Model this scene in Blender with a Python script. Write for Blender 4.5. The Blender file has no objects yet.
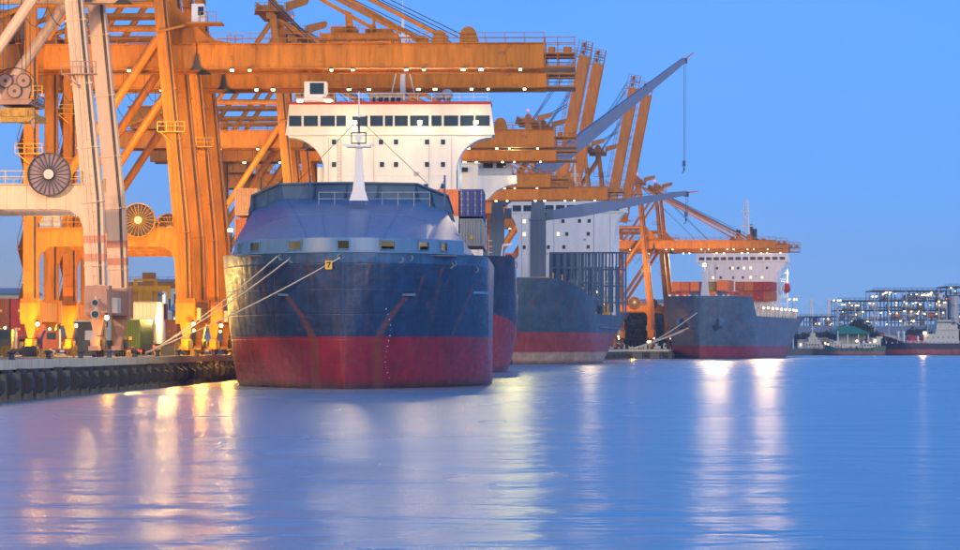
import bpy, math, random
from mathutils import Vector, Matrix
from mathutils import noise as mnoise
R = math.radians
rng = random.Random(7)
SC = bpy.context.scene
COL = SC.collection

# ------------------------------------------------------------ camera, sky, sun, exposure
cam_d = bpy.data.cameras.new('camera')
cam = bpy.data.objects.new('camera', cam_d); COL.objects.link(cam)
cam.location = (0, 0, 5.0); cam.rotation_euler = (R(90), 0, 0)
cam_d.sensor_width = 36; cam_d.lens = 36*3000/960; cam_d.shift_y = (346-275)/960
cam_d.clip_end = 20000; cam_d.clip_start = 1
SC.camera = cam
SUN_EL, SUN_AZ = 9.0, 148.0        # low, soft, behind the camera
w = bpy.data.worlds.new('World'); SC.world = w; w.use_nodes = True
nt = w.node_tree; nt.nodes.clear()
wo = nt.nodes.new('ShaderNodeOutputWorld'); bg = nt.nodes.new('ShaderNodeBackground')
sky = nt.nodes.new('ShaderNodeTexSky'); sky.sky_type = 'NISHITA'; sky.sun_disc = False
sky.sun_elevation = R(8); sky.sun_rotation = R(SUN_AZ); sky.ozone_density = 6.0; sky.air_density = 1.0; sky.dust_density = 0.2
tint = nt.nodes.new('ShaderNodeMix'); tint.data_type = 'RGBA'; tint.blend_type = 'MULTIPLY'; tint.inputs[0].default_value = 1.0
tint.inputs[7].default_value = (0.05, 0.10, 0.19, 1)
nt.links.new(sky.outputs[0], tint.inputs[6])
# dusk blue by height above the horizon, warmed low down over the port (to the left)
g_ = nt.nodes.new('ShaderNodeTexCoord'); sep = nt.nodes.new('ShaderNodeSeparateXYZ'); nt.links.new(g_.outputs['Generated'], sep.inputs[0])
ramp = nt.nodes.new('ShaderNodeValToRGB'); nt.links.new(sep.outputs[2], ramp.inputs[0]); cr = ramp.color_ramp
for i, (p_, c_) in enumerate(((0.0, (.25,.45,.80)), (.05, (.14,.395,.95)), (.12, (.115,.37,.98)), (.4, (.085,.32,.95)), (1.0, (.05,.16,.48)))):
    e_ = cr.elements[i] if i < 2 else cr.elements.new(p_)
    e_.position = p_; e_.color = (*c_, 1)
lf = nt.nodes.new('ShaderNodeMapRange'); lf.inputs[1].default_value = -.03; lf.inputs[2].default_value = -.19; lf.interpolation_type = 'SMOOTHSTEP'; nt.links.new(sep.outputs[0], lf.inputs[0])
hf = nt.nodes.new('ShaderNodeMapRange'); hf.inputs[1].default_value = .085; hf.inputs[2].default_value = .0; hf.interpolation_type = 'SMOOTHSTEP'; nt.links.new(sep.outputs[2], hf.inputs[0])
gm = nt.nodes.new('ShaderNodeMath'); gm.operation = 'MULTIPLY'; nt.links.new(lf.outputs[0], gm.inputs[0]); nt.links.new(hf.outputs[0], gm.inputs[1])
gl = nt.nodes.new('ShaderNodeMix'); gl.data_type = 'RGBA'; nt.links.new(gm.outputs[0], gl.inputs[0]); nt.links.new(ramp.outputs[0], gl.inputs[6]); gl.inputs[7].default_value = (.34,.36,.33,1)
sm = nt.nodes.new('ShaderNodeMix'); sm.data_type = 'RGBA'; sm.blend_type = 'ADD'; sm.inputs[0].default_value = 1.0
cn = nt.nodes.new('ShaderNodeTexNoise'); cn.inputs['Scale'].default_value = 5.0; cn.inputs['Detail'].default_value = 5; cm_ = nt.nodes.new('ShaderNodeMapping'); cm_.inputs['Scale'].default_value = (1, 1, 4); nt.links.new(g_.outputs['Generated'], cm_.inputs[0]); nt.links.new(cm_.outputs[0], cn.inputs['Vector'])
cv = nt.nodes.new('ShaderNodeMapRange'); cv.inputs[1].default_value = .35; cv.inputs[2].default_value = .7; cv.inputs[3].default_value = 0; cv.inputs[4].default_value = .14; nt.links.new(cn.outputs[0], cv.inputs[0])
ch_ = nt.nodes.new('ShaderNodeMix'); ch_.data_type = 'RGBA'; nt.links.new(cv.outputs[0], ch_.inputs[0]); nt.links.new(gl.outputs[2], ch_.inputs[6]); ch_.inputs[7].default_value = (.32,.50,.82,1)
sc_ = nt.nodes.new('ShaderNodeVectorMath'); sc_.operation = 'SCALE'; sc_.inputs[3].default_value = 1/.12
nt.links.new(ch_.outputs[2], sc_.inputs[0]); nt.links.new(sc_.outputs[0], sm.inputs[6]); nt.links.new(tint.outputs[2], sm.inputs[7])
nt.links.new(sm.outputs[2], bg.inputs[0])
nt.links.new(bg.outputs[0], wo.inputs[0]); bg.inputs[1].default_value = 0.12
sun_d = bpy.data.lights.new('sun', 'SUN'); sun = bpy.data.objects.new('sun', sun_d); COL.objects.link(sun)
sun_d.energy = 1.8; sun_d.angle = R(25); sun_d.color = (1.0, 0.80, 0.52)
sun.rotation_euler = (R(90-14), 0, R(180-SUN_AZ))
SC.view_settings.view_transform = 'Standard'; SC.view_settings.look = 'None'
SC.view_settings.exposure = 0.08; SC.view_settings.gamma = 1.0
SC.cycles.sample_clamp_indirect = 6.0
SC.cycles.max_bounces = 6; SC.cycles.glossy_bounces = 3; SC.cycles.diffuse_bounces = 3

# ------------------------------------------------------------ helpers
def W(px, py, D):            # a point of the place: photograph direction and its real distance
    return Vector(((px-480)*D/3000, D, 5+(346-py)*D/3000))
def HZ(py, D): return 5+(346-py)*D/3000

def mat(name, col, rough=.5, var=.25, rust=0.0, metal=0.0, bump=.15, nscale=.6, streak=True, emis=None, estr=0, rustcol=(.16,.06,.025)):
    m = bpy.data.materials.new(name); m.use_nodes = True
    n = m.node_tree; b = n.nodes['Principled BSDF']
    b.inputs['Roughness'].default_value = rough; b.inputs['Metallic'].default_value = metal
    b.inputs['Base Color'].default_value = (*col, 1)
    if emis:
        b.inputs['Emission Color'].default_value = (*emis, 1); b.inputs['Emission Strength'].default_value = estr
        m.cycles.emission_sampling = 'NONE'
        return m
    tc = n.nodes.new('ShaderNodeTexCoord')
    mp = n.nodes.new('ShaderNodeMapping'); n.links.new(tc.outputs['Object'], mp.inputs[0])
    mp.inputs['Scale'].default_value = (nscale*2.5, nscale*2.5, nscale*.35) if streak else (nscale,)*3
    n1 = n.nodes.new('ShaderNodeTexNoise'); n1.inputs['Scale'].default_value = 1.0; n1.inputs['Detail'].default_value = 6; n1.inputs['Roughness'].default_value = .65
    n.links.new(mp.outputs[0], n1.inputs['Vector'])
    r = n.nodes.new('ShaderNodeMapRange'); r.inputs[1].default_value = .3; r.inputs[2].default_value = .7
    n.links.new(n1.outputs[0], r.inputs[0])
    mx = n.nodes.new('ShaderNodeMix'); mx.data_type = 'RGBA'
    mx.inputs[6].default_value = tuple(c*(1-var) for c in col)+(1,); mx.inputs[7].default_value = tuple(min(1, c*(1+var*.5)) for c in col)+(1,)
    n.links.new(r.outputs[0], mx.inputs[0]); last = mx.outputs[2]
    if rust > 0:
        n2 = n.nodes.new('ShaderNodeTexNoise'); n2.inputs['Scale'].default_value = nscale*1.4; n2.inputs['Detail'].default_value = 8; n2.inputs['Roughness'].default_value = .7
        n.links.new(tc.outputs['Object'], n2.inputs['Vector'])
        r2 = n.nodes.new('ShaderNodeMapRange'); r2.inputs[1].default_value = .72-rust*.35; r2.inputs[2].default_value = .80-rust*.25
        n.links.new(n2.outputs[0], r2.inputs[0])
        mm = n.nodes.new('ShaderNodeMath'); mm.operation = 'MULTIPLY'; n.links.new(r2.outputs[0], mm.inputs[0]); mm.inputs[1].default_value = .8
        m2 = n.nodes.new('ShaderNodeMix'); m2.data_type = 'RGBA'; m2.inputs[7].default_value = (*rustcol, 1)
        n.links.new(mm.outputs[0], m2.inputs[0]); n.links.new(last, m2.inputs[6]); last = m2.outputs[2]
    n.links.new(last, b.inputs['Base Color'])
    if bump:
        bp = n.nodes.new('ShaderNodeBump'); bp.inputs['Strength'].default_value = bump; bp.inputs['Distance'].default_value = .05
        n.links.new(n1.outputs[0], bp.inputs['Height']); n.links.new(bp.outputs[0], b.inputs['Normal'])
    return m

M = {}
M['orange'] = mat('crane_orange_paint', (.62,.195,.002), .55, .34, .32, nscale=.5)
M['orange2'] = mat('dark_orange_paint', (.47,.165,.006), .5, .25, .3, nscale=.5)
M['pale'] = mat('pale_pink_paint', (.74,.47,.29), .5, .15, .12, nscale=.5)
M['paledk'] = mat('faded_brown_paint', (.38,.20,.14), .55, .2, .3, nscale=.5)
M['band'] = mat('faded_red_stripe', (.62,.22,.12), .5, .2)
M['yellow'] = mat('yellow_paint', (.75,.42,.03), .5, .2, .2)
M['dark'] = mat('dark_steel', (.035,.035,.04), .5, .3, .1)
M['steel'] = mat('galvanised_steel', (.35,.36,.37), .4, .2, .1, metal=.5)
M['rope'] = mat('wire_rope', (.05,.05,.055), .6, .1, bump=0)
M['white'] = mat('ship_white_paint', (.80,.80,.76), .4, .10, .06, nscale=.35, rustcol=(.40,.24,.12))
M['whited'] = mat('white_paint_clean', (.78,.78,.78), .4, .08)
M['red'] = mat('red_paint', (.45,.03,.03), .45, .2, .1)
M['orangered'] = mat('lifeboat_orange', (.75,.10,.02), .4, .12)
M['navy'] = mat('navy_hull_paint', (.035,.085,.17), .38, .3, .10, nscale=.3)
M['bluegrey'] = mat('blue_grey_deck_paint', (.085,.20,.35), .42, .2, .16, nscale=.4)
M['slate'] = mat('slate_blue_paint', (.065,.125,.21), .5, .18, .15, nscale=.5)
M['jib'] = mat('crane_jib_blue_paint', (.022,.10,.27), .45, .15, .12)
M['deck'] = mat('deck_red_oxide', (.18,.07,.05), .7, .3, .2, streak=False)
M['glassd'] = mat('dark_window_glass', (.03,.05,.07), .06, .3, bump=0)
M['conc'] = mat('quay_concrete', (.58,.50,.34), .85, .35, .06, nscale=.7, rustcol=(.1,.08,.06))
M['concd'] = mat('wet_stained_concrete', (.13,.12,.10), .8, .5, .2, nscale=.8, rustcol=(.05,.06,.03))
M['rubber'] = mat('black_fender_rubber', (.035,.030,.028), .7, .3, .1)
M['apron'] = mat('quay_apron_asphalt', (.12,.11,.10), .8, .3, streak=False, nscale=.2)
M['land'] = mat('bare_ground', (.10,.10,.08), .9, .4, streak=False, nscale=.05)
M['lampw'] = mat('warm_lamp_glass', (1,.8,.4), emis=(1,.68,.28), estr=14)
M['lampy'] = mat('yellow_lamp_glass', (1,.8,.4), emis=(1,.66,.24), estr=14)
M['lampd'] = mat('dim_orange_lamp_glass', (1,.7,.3), emis=(1,.58,.2), estr=6)
M['lampr'] = mat('red_beacon_glass', (1,.1,.1), emis=(1,.06,.05), estr=6)
M['lampc'] = mat('white_lamp_glass', (1,1,.9), emis=(1,.93,.75), estr=12)
M['litwin'] = mat('lit_window_glass', (1,.9,.6), emis=(1,.72,.34), estr=1.3)
M['cgreen'] = mat('tug_green_paint', (.02,.10,.07), .5, .2, .2)
M['rgreen'] = mat('green_roof_sheet', (.02,.22,.13), .55, .2)
M['black'] = mat('black_hull_paint', (.018,.02,.03), .45, .3, .2, nscale=.4)
M['boot'] = mat('red_boot_topping', (.26,.045,.05), .55, .3, .1, nscale=.4)
M['grey'] = mat('grey_paint', (.42,.44,.46), .5, .2, .1)
M['cream'] = mat('cream_wall', (.60,.55,.42), .7, .2, .05)
M['roofg'] = mat('grey_roof_sheet', (.28,.27,.26), .6, .2, .1)
M['bark'] = mat('bark', (.09,.06,.04), .9, .3)
M['leaf'] = mat('tree_foliage', (.045,.085,.03), .7, .6, streak=False, nscale=.7, bump=0)
M['leafd'] = mat('dark_tree_foliage', (.03,.06,.025), .7, .6, streak=False, nscale=.7, bump=0)
CC = {'orange': (.62,.17,.04), 'red': (.42,.045,.03), 'navy': (.05,.06,.22), 'grey': (.28,.29,.29), 'brown': (.22,.07,.04),
      'maroon': (.26,.03,.04), 'olive': (.25,.22,.07), 'white': (.72,.72,.68), 'purple': (.10,.06,.20), 'rust': (.48,.13,.05), 'peach': (.72,.36,.16),'green':(.05,.12,.05)}
for k, c in CC.items(): M['c_'+k] = mat(k+'_container_paint', c, .5, .18, .2, nscale=.7)

M['reelback'] = mat('reel_dark_maroon', (.07,.035,.045), .6)
M['dirtyyellow'] = mat('dirty_yellow_paint', (.50,.26,.03), .6, .45, .6, nscale=1.2)
M['mauve'] = mat('faded_mauve_paint', (.26,.17,.20), .6)
class MB:
    def __init__(s): s.v = []; s.f = []; s.m = []; s.cur = 0
    def add(s, vs, fs):
        o = len(s.v); s.v += [Vector(p) for p in vs]
        for f in fs: s.f.append(tuple(i+o for i in f)); s.m.append(s.cur)
        return s
    def mi(s, i): s.cur = i; return s
    def box(s, x0, x1, y0, y1, z0, z1):
        return s.add([(x,y,z) for z in (z0,z1) for y in (y0,y1) for x in (x0,x1)],
            [(0,2,3,1),(4,5,7,6),(0,1,5,4),(2,6,7,3),(0,4,6,2),(1,3,7,5)])
    def cbox(s, c, d): return s.box(c[0]-d[0]/2, c[0]+d[0]/2, c[1]-d[1]/2, c[1]+d[1]/2, c[2]-d[2]/2, c[2]+d[2]/2)
    def beam(s, p, q, a, b, a2=None, b2=None, up=(0,1,0)):   # box section a (side) by b (along up)
        p, q = Vector(p), Vector(q); d = (q-p).normalized(); u = Vector(up)
        u = (u-d*u.dot(d)); u = u.normalized() if u.length > 1e-4 else d.orthogonal().normalized()
        r = d.cross(u); a2 = a if a2 is None else a2; b2 = b if b2 is None else b2
        vs = [p+r*i*a/2+u*j*b/2 for i, j in ((-1,-1),(1,-1),(1,1),(-1,1))]+[q+r*i*a2/2+u*j*b2/2 for i, j in ((-1,-1),(1,-1),(1,1),(-1,1))]
        return s.add(vs, [(3,2,1,0),(4,5,6,7),(0,1,5,4),(1,2,6,5),(2,3,7,6),(3,0,4,7)])
    def tube(s, p, q, r, n=6, r2=None, cap=True):
        p, q = Vector(p), Vector(q); d = (q-p).normalized(); u = d.orthogonal().normalized(); v = d.cross(u); r2 = r if r2 is None else r2
        vs = []
        for c, rr in ((p, r), (q, r2)):
            for i in range(n): a = 2*math.pi*i/n; vs.append(c+(u*math.cos(a)+v*math.sin(a))*rr)
        fs = [(i, (i+1) % n, n+(i+1) % n, n+i) for i in range(n)]
        if cap: fs += [tuple(reversed(range(n))), tuple(range(n, 2*n))]
        return s.add(vs, fs)
    def path(s, pts, r, n=5):
        for a, b in zip(pts, pts[1:]): s.tube(a, b, r, n)
        return s
    def prism(s, poly, axis, t0, t1):     # poly 2-D outline extruded along axis
        n = len(poly)
        def P(a, b, t): return {'x': (t,a,b), 'y': (a,t,b), 'z': (a,b,t)}[axis]
        vs = [P(a,b,t0) for a, b in poly]+[P(a,b,t1) for a, b in poly]
        return s.add(vs, [tuple(reversed(range(n))), tuple(range(n, 2*n))]+[(i,(i+1) % n,n+(i+1) % n,n+i) for i in range(n)])
    def lathe(s, c, prof, n=12, axis='z'):
        c = Vector(c); vs = []
        for r, h in prof:
            for i in range(n):
                a = 2*math.pi*i/n; x, y = r*math.cos(a), r*math.sin(a)
                vs.append(c+Vector({'z': (x,y,h), 'y': (x,h,y), 'x': (h,x,y)}[axis]))
        fs = [(k*n+i, k*n+(i+1) % n, (k+1)*n+(i+1) % n, (k+1)*n+i) for k in range(len(prof)-1) for i in range(n)]
        return s.add(vs, fs+[tuple(reversed(range(n))), tuple(range((len(prof)-1)*n, len(prof)*n))])
    def ball(s, c, r, n=8):
        return s.lathe(c, [(r*math.sin(math.pi*k/6)+1e-3, -r*math.cos(math.pi*k/6)) for k in range(7)], n)
    def rail(s, pts, h=1.3, step=2.5, r=.045):    # hand rail along a line of points
        for a, b in zip(pts, pts[1:]):
            a, b = Vector(a), Vector(b); L = (b-a).length; n = max(1, round(L/step))
            for i in range(n+1):
                p = a+(b-a)*i/n; s.beam(p, p+Vector((0,0,h)), r*2, r*2)
            for hh in (h, h*.55): s.beam(a+Vector((0,0,hh)), b+Vector((0,0,hh)), r*1.7, r*1.7, up=(0,0,1))
        return s
    def build(s, name, m, parent=None, world=False, origin=None, smooth=False, fix=True):
        me = bpy.data.meshes.new(name)
        vs = s.v
        if world and parent is not None:
            inv = parent.matrix_basis.inverted(); vs = [inv @ v for v in vs]
        if origin is not None: o_ = Vector(origin); vs = [v-o_ for v in vs]
        me.from_pydata([tuple(v) for v in vs], [], s.f)
        ms = m if isinstance(m, (list, tuple)) else [m]
        for k in ms: me.materials.append(M[k] if isinstance(k, str) else k)
        if len(ms) > 1: me.polygons.foreach_set('material_index', s.m)
        if smooth: me.polygons.foreach_set('use_smooth', [True]*len(me.polygons))
        if fix:
            import bmesh
            bm = bmesh.new(); bm.from_mesh(me); bmesh.ops.recalc_face_normals(bm, faces=bm.faces); bm.to_mesh(me); bm.free()
        o = bpy.data.objects.new(name, me); COL.objects.link(o)
        if parent is not None: o.parent = parent
        if origin is not None: o.location = origin
        return o

LABELS = {}
def tag(o, label, cat, group=None):
    o['label'] = label; o['category'] = cat
    if group: o['group'] = group
    if label in LABELS and not group: print('DUP LABEL', label)
    LABELS[label] = 1
    return o
def thing(name, loc, rz, label, cat, group=None):
    o = bpy.data.objects.new(name, None); COL.objects.link(o); o.empty_display_size = .5
    o.location = loc; o.rotation_euler = (0, 0, rz)
    o.matrix_basis = Matrix.Translation(Vector(loc)) @ Matrix.Rotation(rz, 4, 'Z')
    return tag(o, label, cat, group)
def struct(o): o['kind'] = 'structure'; return o
KIDS = {}
def copy_tree(o, parent=None):
    c = o.copy(); COL.objects.link(c)
    if parent is not None: c.parent = parent
    for ch in o.children: copy_tree(ch, c)
    return c
def point(loc, power, col=(1,.6,.25), rad=.5, parent=None, name='lamp_light'):
    d = bpy.data.lights.new(name, 'POINT'); d.energy = power; d.color = col; d.shadow_soft_size = rad
    o = bpy.data.objects.new(name, d); COL.objects.link(o); o.location = loc
    if parent is not None: o.parent = parent
    return o
def spot(loc, target, power, col=(1,.6,.25), ang=110, rad=.5, parent=None):
    d = bpy.data.lights.new('lamp_light', 'SPOT'); d.energy = power; d.color = col; d.shadow_soft_size = rad; d.spot_size = R(ang); d.spot_blend = .6
    o = bpy.data.objects.new('lamp_light', d); COL.objects.link(o); o.location = loc
    o.rotation_euler = (Vector(target)-Vector(loc)).to_track_quat('-Z', 'Y').to_euler()
    if parent is not None: o.parent = parent
    return o
SODIUM = (1.0, .60, .15)

# ------------------------------------------------------------ water, quay, land
QW = [(-47.4,140),(-43,269),(-27,745),(-15,815),(12,925),(30,985),(34,1012),(51,1108),(56,1150),(57,1166),(74,1174),(83,1240),(100,1320),(125,1440),(190,1640)]
QZ = 3.6
# water
wb = MB(); wb.add([(-2500,-300,0),(3500,-300,0),(3500,9000,0),(-2500,9000,0)], [(0,1,2,3)])
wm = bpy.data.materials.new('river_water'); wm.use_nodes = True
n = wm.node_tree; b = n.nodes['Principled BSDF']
b.inputs['Base Color'].default_value = (.085,.26,.34,1); b.inputs['Roughness'].default_value = .30; b.inputs['IOR'].default_value = 3.2  # silty river painted blue, the base colour stands in for sky reflection
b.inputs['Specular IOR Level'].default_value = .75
tc = n.nodes.new('ShaderNodeTexCoord')
def wn(sx, sy, det):
    mp = n.nodes.new('ShaderNodeMapping'); mp.inputs['Scale'].default_value = (sx, sy, 1); n.links.new(tc.outputs['Object'], mp.inputs[0])
    t = n.nodes.new('ShaderNodeTexNoise'); t.inputs['Scale'].default_value = 1; t.inputs['Detail'].default_value = det; n.links.new(mp.outputs[0], t.inputs['Vector']); return t
a1 = wn(.10, .14, 3); a2 = wn(.42, .55, 3)
ad = n.nodes.new('ShaderNodeMath'); ad.operation = 'MULTIPLY_ADD'; n.links.new(a2.outputs[0], ad.inputs[0]); ad.inputs[1].default_value = .35; n.links.new(a1.outputs[0], ad.inputs[2])
bp = n.nodes.new('ShaderNodeBump'); bp.inputs['Strength'].default_value = 1.0; bp.inputs['Distance'].default_value = .55
n.links.new(ad.outputs[0], bp.inputs['Height']); n.links.new(bp.outputs[0], b.inputs['Normal'])
rr = n.nodes.new('ShaderNodeMapRange'); rr.inputs[1].default_value = .3; rr.inputs[2].default_value = .7; rr.inputs[3].default_value = .24; rr.inputs[4].default_value = .30
a3 = wn(.02, .012, 4); n.links.new(a3.outputs[0], rr.inputs[0]); n.links.new(rr.outputs[0], b.inputs['Roughness'])
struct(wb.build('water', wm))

# land behind the quay edge
edge = QW
poly = [(x-.9, y) for x, y in edge]
g = MB()
outer = [(-2400, 9000), (-2400, 140)]
pts = poly+[(900, 1900), (3400, 1900), (3400, 8900)]+[(-2400, 8900), (-2400, 140)]
top = [(x, y, QZ-.02) for x, y in pts]; n_ = len(top)
g.add(top, [tuple(range(n_))])
g.add([(x, y, z) for z in (QZ-.02, -4) for x, y in pts], [(i, i+1, n_+i+1, n_+i) for i in range(len(poly)+1)])
struct(g.build('ground', 'land'))
ap = MB(); ap.add([(x-.9, y, QZ+.004) for x, y in edge]+[(x-75, y, QZ+.004) for x, y in reversed(edge)], [tuple(range(2*len(edge)))])
struct(ap.build('quay_apron', 'apron'))
# rails for the cranes
for off in (3.0, 24.7):
    rb = MB()
    for (x0, y0), (x1, y1) in zip(edge[:9], edge[1:9]):
        rb.beam((x0-off, y0, QZ+.06), (x1-off, y1, QZ+.06), .12, .12, up=(0,0,1))
    struct(rb.build('crane_rail', 'steel'))
# quay wall: cope beam, dark face, posts and fenders as parts
qw = thing('quay_wall', (edge[1][0], edge[1][1], 0), 0, 'long concrete quay wall lined with dark fenders along the left of the river', 'quay wall')
cp = MB(); fc = MB()
for (x0, y0), (x1, y1) in zip(edge, edge[1:-2]):
    d = Vector((x1-x0, y1-y0, 0)).normalized(); nrm = Vector((d.y, -d.x, 0))
    a, b_ = Vector((x0, y0, 0)), Vector((x1, y1, 0))
    cp.add([a+nrm*.35+Vector((0,0,2.85)), b_+nrm*.35+Vector((0,0,2.85)), b_+nrm*.35+Vector((0,0,3.72)), a+nrm*.35+Vector((0,0,3.72)),
            a-nrm*.95+Vector((0,0,3.72)), b_-nrm*.95+Vector((0,0,3.72)), a+Vector((0,0,2.85))-nrm*.95, b_+Vector((0,0,2.85))-nrm*.95], [(0,1,2,3),(3,2,5,4),(0,6,7,1),(4,5,7,6)])
    fc.add([a+Vector((0,0,-2)), b_+Vector((0,0,-2)), b_+Vector((0,0,2.85)), a+Vector((0,0,2.85))], [(0,1,2,3)])
cp.build('cope_beam', 'conc', qw, world=True); fc.build('wall_face', 'concd', qw, world=True)
def along(s0, s1, step):
    out = []; acc = 0; nxt = s0
    for (x0, y0), (x1, y1) in zip(edge, edge[1:]):
        L = math.hypot(x1-x0, y1-y0)
        while nxt <= acc+L and nxt <= s1:
            t = (nxt-acc)/L; out.append((x0+(x1-x0)*t, y0+(y1-y0)*t, math.atan2(-(x1-x0), y1-y0))); nxt += step
        acc += L
    return out
fd = MB(); fd.box(.0, 1.15, -1.3, 1.3, .55, 2.35); fd.mi(1).box(.02, .85, -1.75, -1.32, -.6, 2.5).box(.02, .5, 1.32, 1.7, -.6, 2.5)
fd.mi(0).prism([(1.15,.6),(1.75,1.1),(1.75,1.9),(1.15,2.3)], 'y', -.8, .8)
fd.mi(2).box(.3, 1.0, -1.0, 1.0, 2.36, 2.84)
f0 = None
for i, (x, y, a) in enumerate(along(40, 560, 6.4)+along(900, 1170, 8)):
    if f0 is None: f0 = fd.build('fender', ['rubber', 'concd', 'dark'], qw, fix=True); o = f0
    else: o = f0.copy(); COL.objects.link(o)
    o.scale = (rng.uniform(.85,1.1), rng.uniform(.88,1.12), rng.uniform(.94,1.03)); o.location = (x-edge[1][0], y-edge[1][1], rng.uniform(-.07,.05)); o.rotation_euler = (0, rng.uniform(-.03,.03), a+rng.uniform(-.03,.03))
fs0 = None
bb = MB(); bb.lathe((0,0,0), [(.34,0),(.26,.15),(.22,.5),(.42,.62),(.42,.78),(.2,.86)], 10)
for i, (x, y, a) in enumerate(along(60, 330, 19)):
    if fs0 is None: fs0 = o = bb.build('mooring_bollard', 'dark', smooth=False)
    else: o = fs0.copy(); COL.objects.link(o)
    o.location = (x-.3, y, 3.72)
    tag(o, 'black iron bollard on the pale quay edge, '+['first','second','third','fourth','fifth','sixth','seventh','eighth','ninth','tenth','eleventh','twelfth','thirteenth','fourteenth','fifteenth'][i]+' from the left edge of the photo', 'bollard', 'mooring bollards on the quay edge')
# ------------------------------------------------------------ ship-to-shore cranes
def add_lamp(par, p, m='lampw', s=.22, sub='lamp', w=.55):
    b = MB(); b.mi(0).box(p[0]-w/2-.05, p[0]+w/2+.05, p[1]-s-.05, p[1]+s+.05, p[2]+.1, p[2]+.32)
    b.mi(1).box(p[0]-w/2, p[0]+w/2, p[1]-s, p[1]+s, p[2]-.16, p[2]+.1)
    return b.build(sub, ['dark', m], par)

def make_crane(label, body='orange', body2='orange2', raised=False, portal=(15.2,17.7), reach=49.8, reel_x=-6.5, full=True, trolley=None, stays=True):
    t = thing('ship_to_shore_crane', (0,0,0), 0, label, 'crane', None)
    GY = (4.3, 11.7); z0, z1 = 40.4, 43.7; YL = (0.0, 16.0)
    def seax(z): return 0.0-.03*z if z < 17 else -.51-.095*(z-17)
    # legs
    for y in YL:
        b = MB()
        zs = [7.4, 17.0, 30.0, 43.9, 56.0, 66.0]; ws = [2.15, 2.2, 2.0, 1.9, 1.5, 1.2]
        for i in range(5):
            b.beam((seax(zs[i]), y, zs[i]), (seax(zs[i+1]), y, zs[i+1]), ws[i], 1.5, ws[i+1], 1.4)
        for z in (10, 17, 23, 30, 37):   # flange rings
            b.beam((seax(z), y, z), (seax(z+.18), y, z+.18), 2.32, 1.66)
        o = b.build('sea_leg', body, t)
        if body == 'pale':
            for z in (12.6, 10.6):
                s_ = MB(); s_.beam((seax(z), y, z), (seax(z+.8), y, z+.8), 2.24, 1.6); s_.build('paint_band', 'band', o)
        b = MB(); b.beam((-21.7, y, 7.4), (-21.7, y, 17), 2.0, 1.5).beam((-21.7, y, 17), (-21.7, y, 43.9), 2.0, 1.5, 1.7, 1.4).beam((-21.7, y, 43.9), (-21.7, y, 50.5), 1.5, 1.3)
        for z in (10, 23, 30, 37): b.beam((-21.7, y, z), (-21.7, y, z+.18), 2.2, 1.66)
        b.build('land_leg', body, t)
    # portal cross beams with haunches, diagonals, tie pipes
    for y in YL:
        b = MB(); pz0, pz1 = portal
        xa, xb = -20.75, seax(pz0)-1.0
        b.prism([(xa, pz1), (xa, pz0-2.2), (xa+.5, pz0-.9), (xa+1.6, pz0-.1), (xa+2.6, pz0), (xb-2.6, pz0), (xb-1.6, pz0-.1), (xb-.5, pz0-.9), (xb, pz0-2.2), (xb, pz1)], 'y', y-.6, y+.6)
        for k in range(8): x = xa+2+k*(xb-xa-4)/7; b.box(x-.05, x+.05, y-.66, y+.66, pz0+.1, pz1-.1)
        b.box(-20.7, xb, y-.95, y+.95, pz1, pz1+.1)
        o = b.build('portal_beam', body, t)
        r = MB(); r.rail([(-20.6, y-.9, pz1+.1), (xb-.2, y-.9, pz1+.1)], 1.4, 2.2)
        r.build('railing', body2 if body == 'orange' else 'yellow', o)
        d = MB(); d.tube((seax(44)-.9, y, 44.2), (-20.9, y, pz1+1.0), .62, 10); d.build('diagonal_brace', body, t)
        d = MB(); d.tube((seax(49), y, 49), (-21.7, y, 49), .55, 10).tube((-21.7, y, 49.0), (-34, y, 44.5), .4, 8); d.build('tie_pipe', body, t)
        d = MB(); d.tube((-5.6, y, 64.5), (-19.5, y, 44.2), .5, 8); d.build('back_stay', body, t)
    for x, z, h in ((seax(45), 44.02, 2.0), (-21.7, 44.02, 2.0), (-21.7, 20, 1.4)): MB().box(x-.9, x+.9, .8, 15.2, z, z+h).build('cross_beam', body, t)
    # sill beams and bogies
    for x in (0.0, -21.7):
        b = MB(); b.box(x-1.15, x+1.15, -1.6, 17.6, 4.7, 7.5).box(x-1.35, x+1.35, -1.0, 1.0, 4.4, 7.9).box(x-1.35, x+1.35, 15, 17, 4.4, 7.9)
        b.box(x-1.25, x+1.25, -1.75, -1.6, 4.9, 7.3)
        b.build('sill_beam', 'paledk' if body == 'pale' else body, t)
        for y in (0, 16):
            b = MB(); b.mi(0).prism([(x-.8, 4.4), (x+.8, 4.4), (x+.35, 2.4), (x-.35, 2.4)], 'y', y-.7, y+.7)
            b.prism([(y-2.6, 1.1), (y-1.9, 2.3), (y+1.9, 2.3), (y+2.6, 1.1)], 'x', x-.45, x+.45).box(x-.55, x+.55, y-3.3, y+3.3, .75, 1.25)
            b.mi(1)
            for k in (-2.6, -.9, .9, 2.6): b.lathe((x-.2, y+k, .48), [(.42, 0), (.42, .4)], 12, 'x')
            b.mi(1).box(x+.6, x+1.0, y-1.4, y-.4, .9, 2.0).box(x-1.1, x-.6, y-3, y-1.8, .9, 1.9)
            b.build('bogie', [body2, 'dark'], t)
    # girder pair
    def BP(x, y, z):      # boom transform (raised booms pivot at the hinge)
        if not raised or x <= 1.0: return Vector((x, y, z))
        a = R(79); dx, dz = x-1.0, z-z1
        return Vector((1.0+dx*math.cos(a)-dz*math.sin(a), y, z1+dx*math.sin(a)+dz*math.cos(a)))
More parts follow.
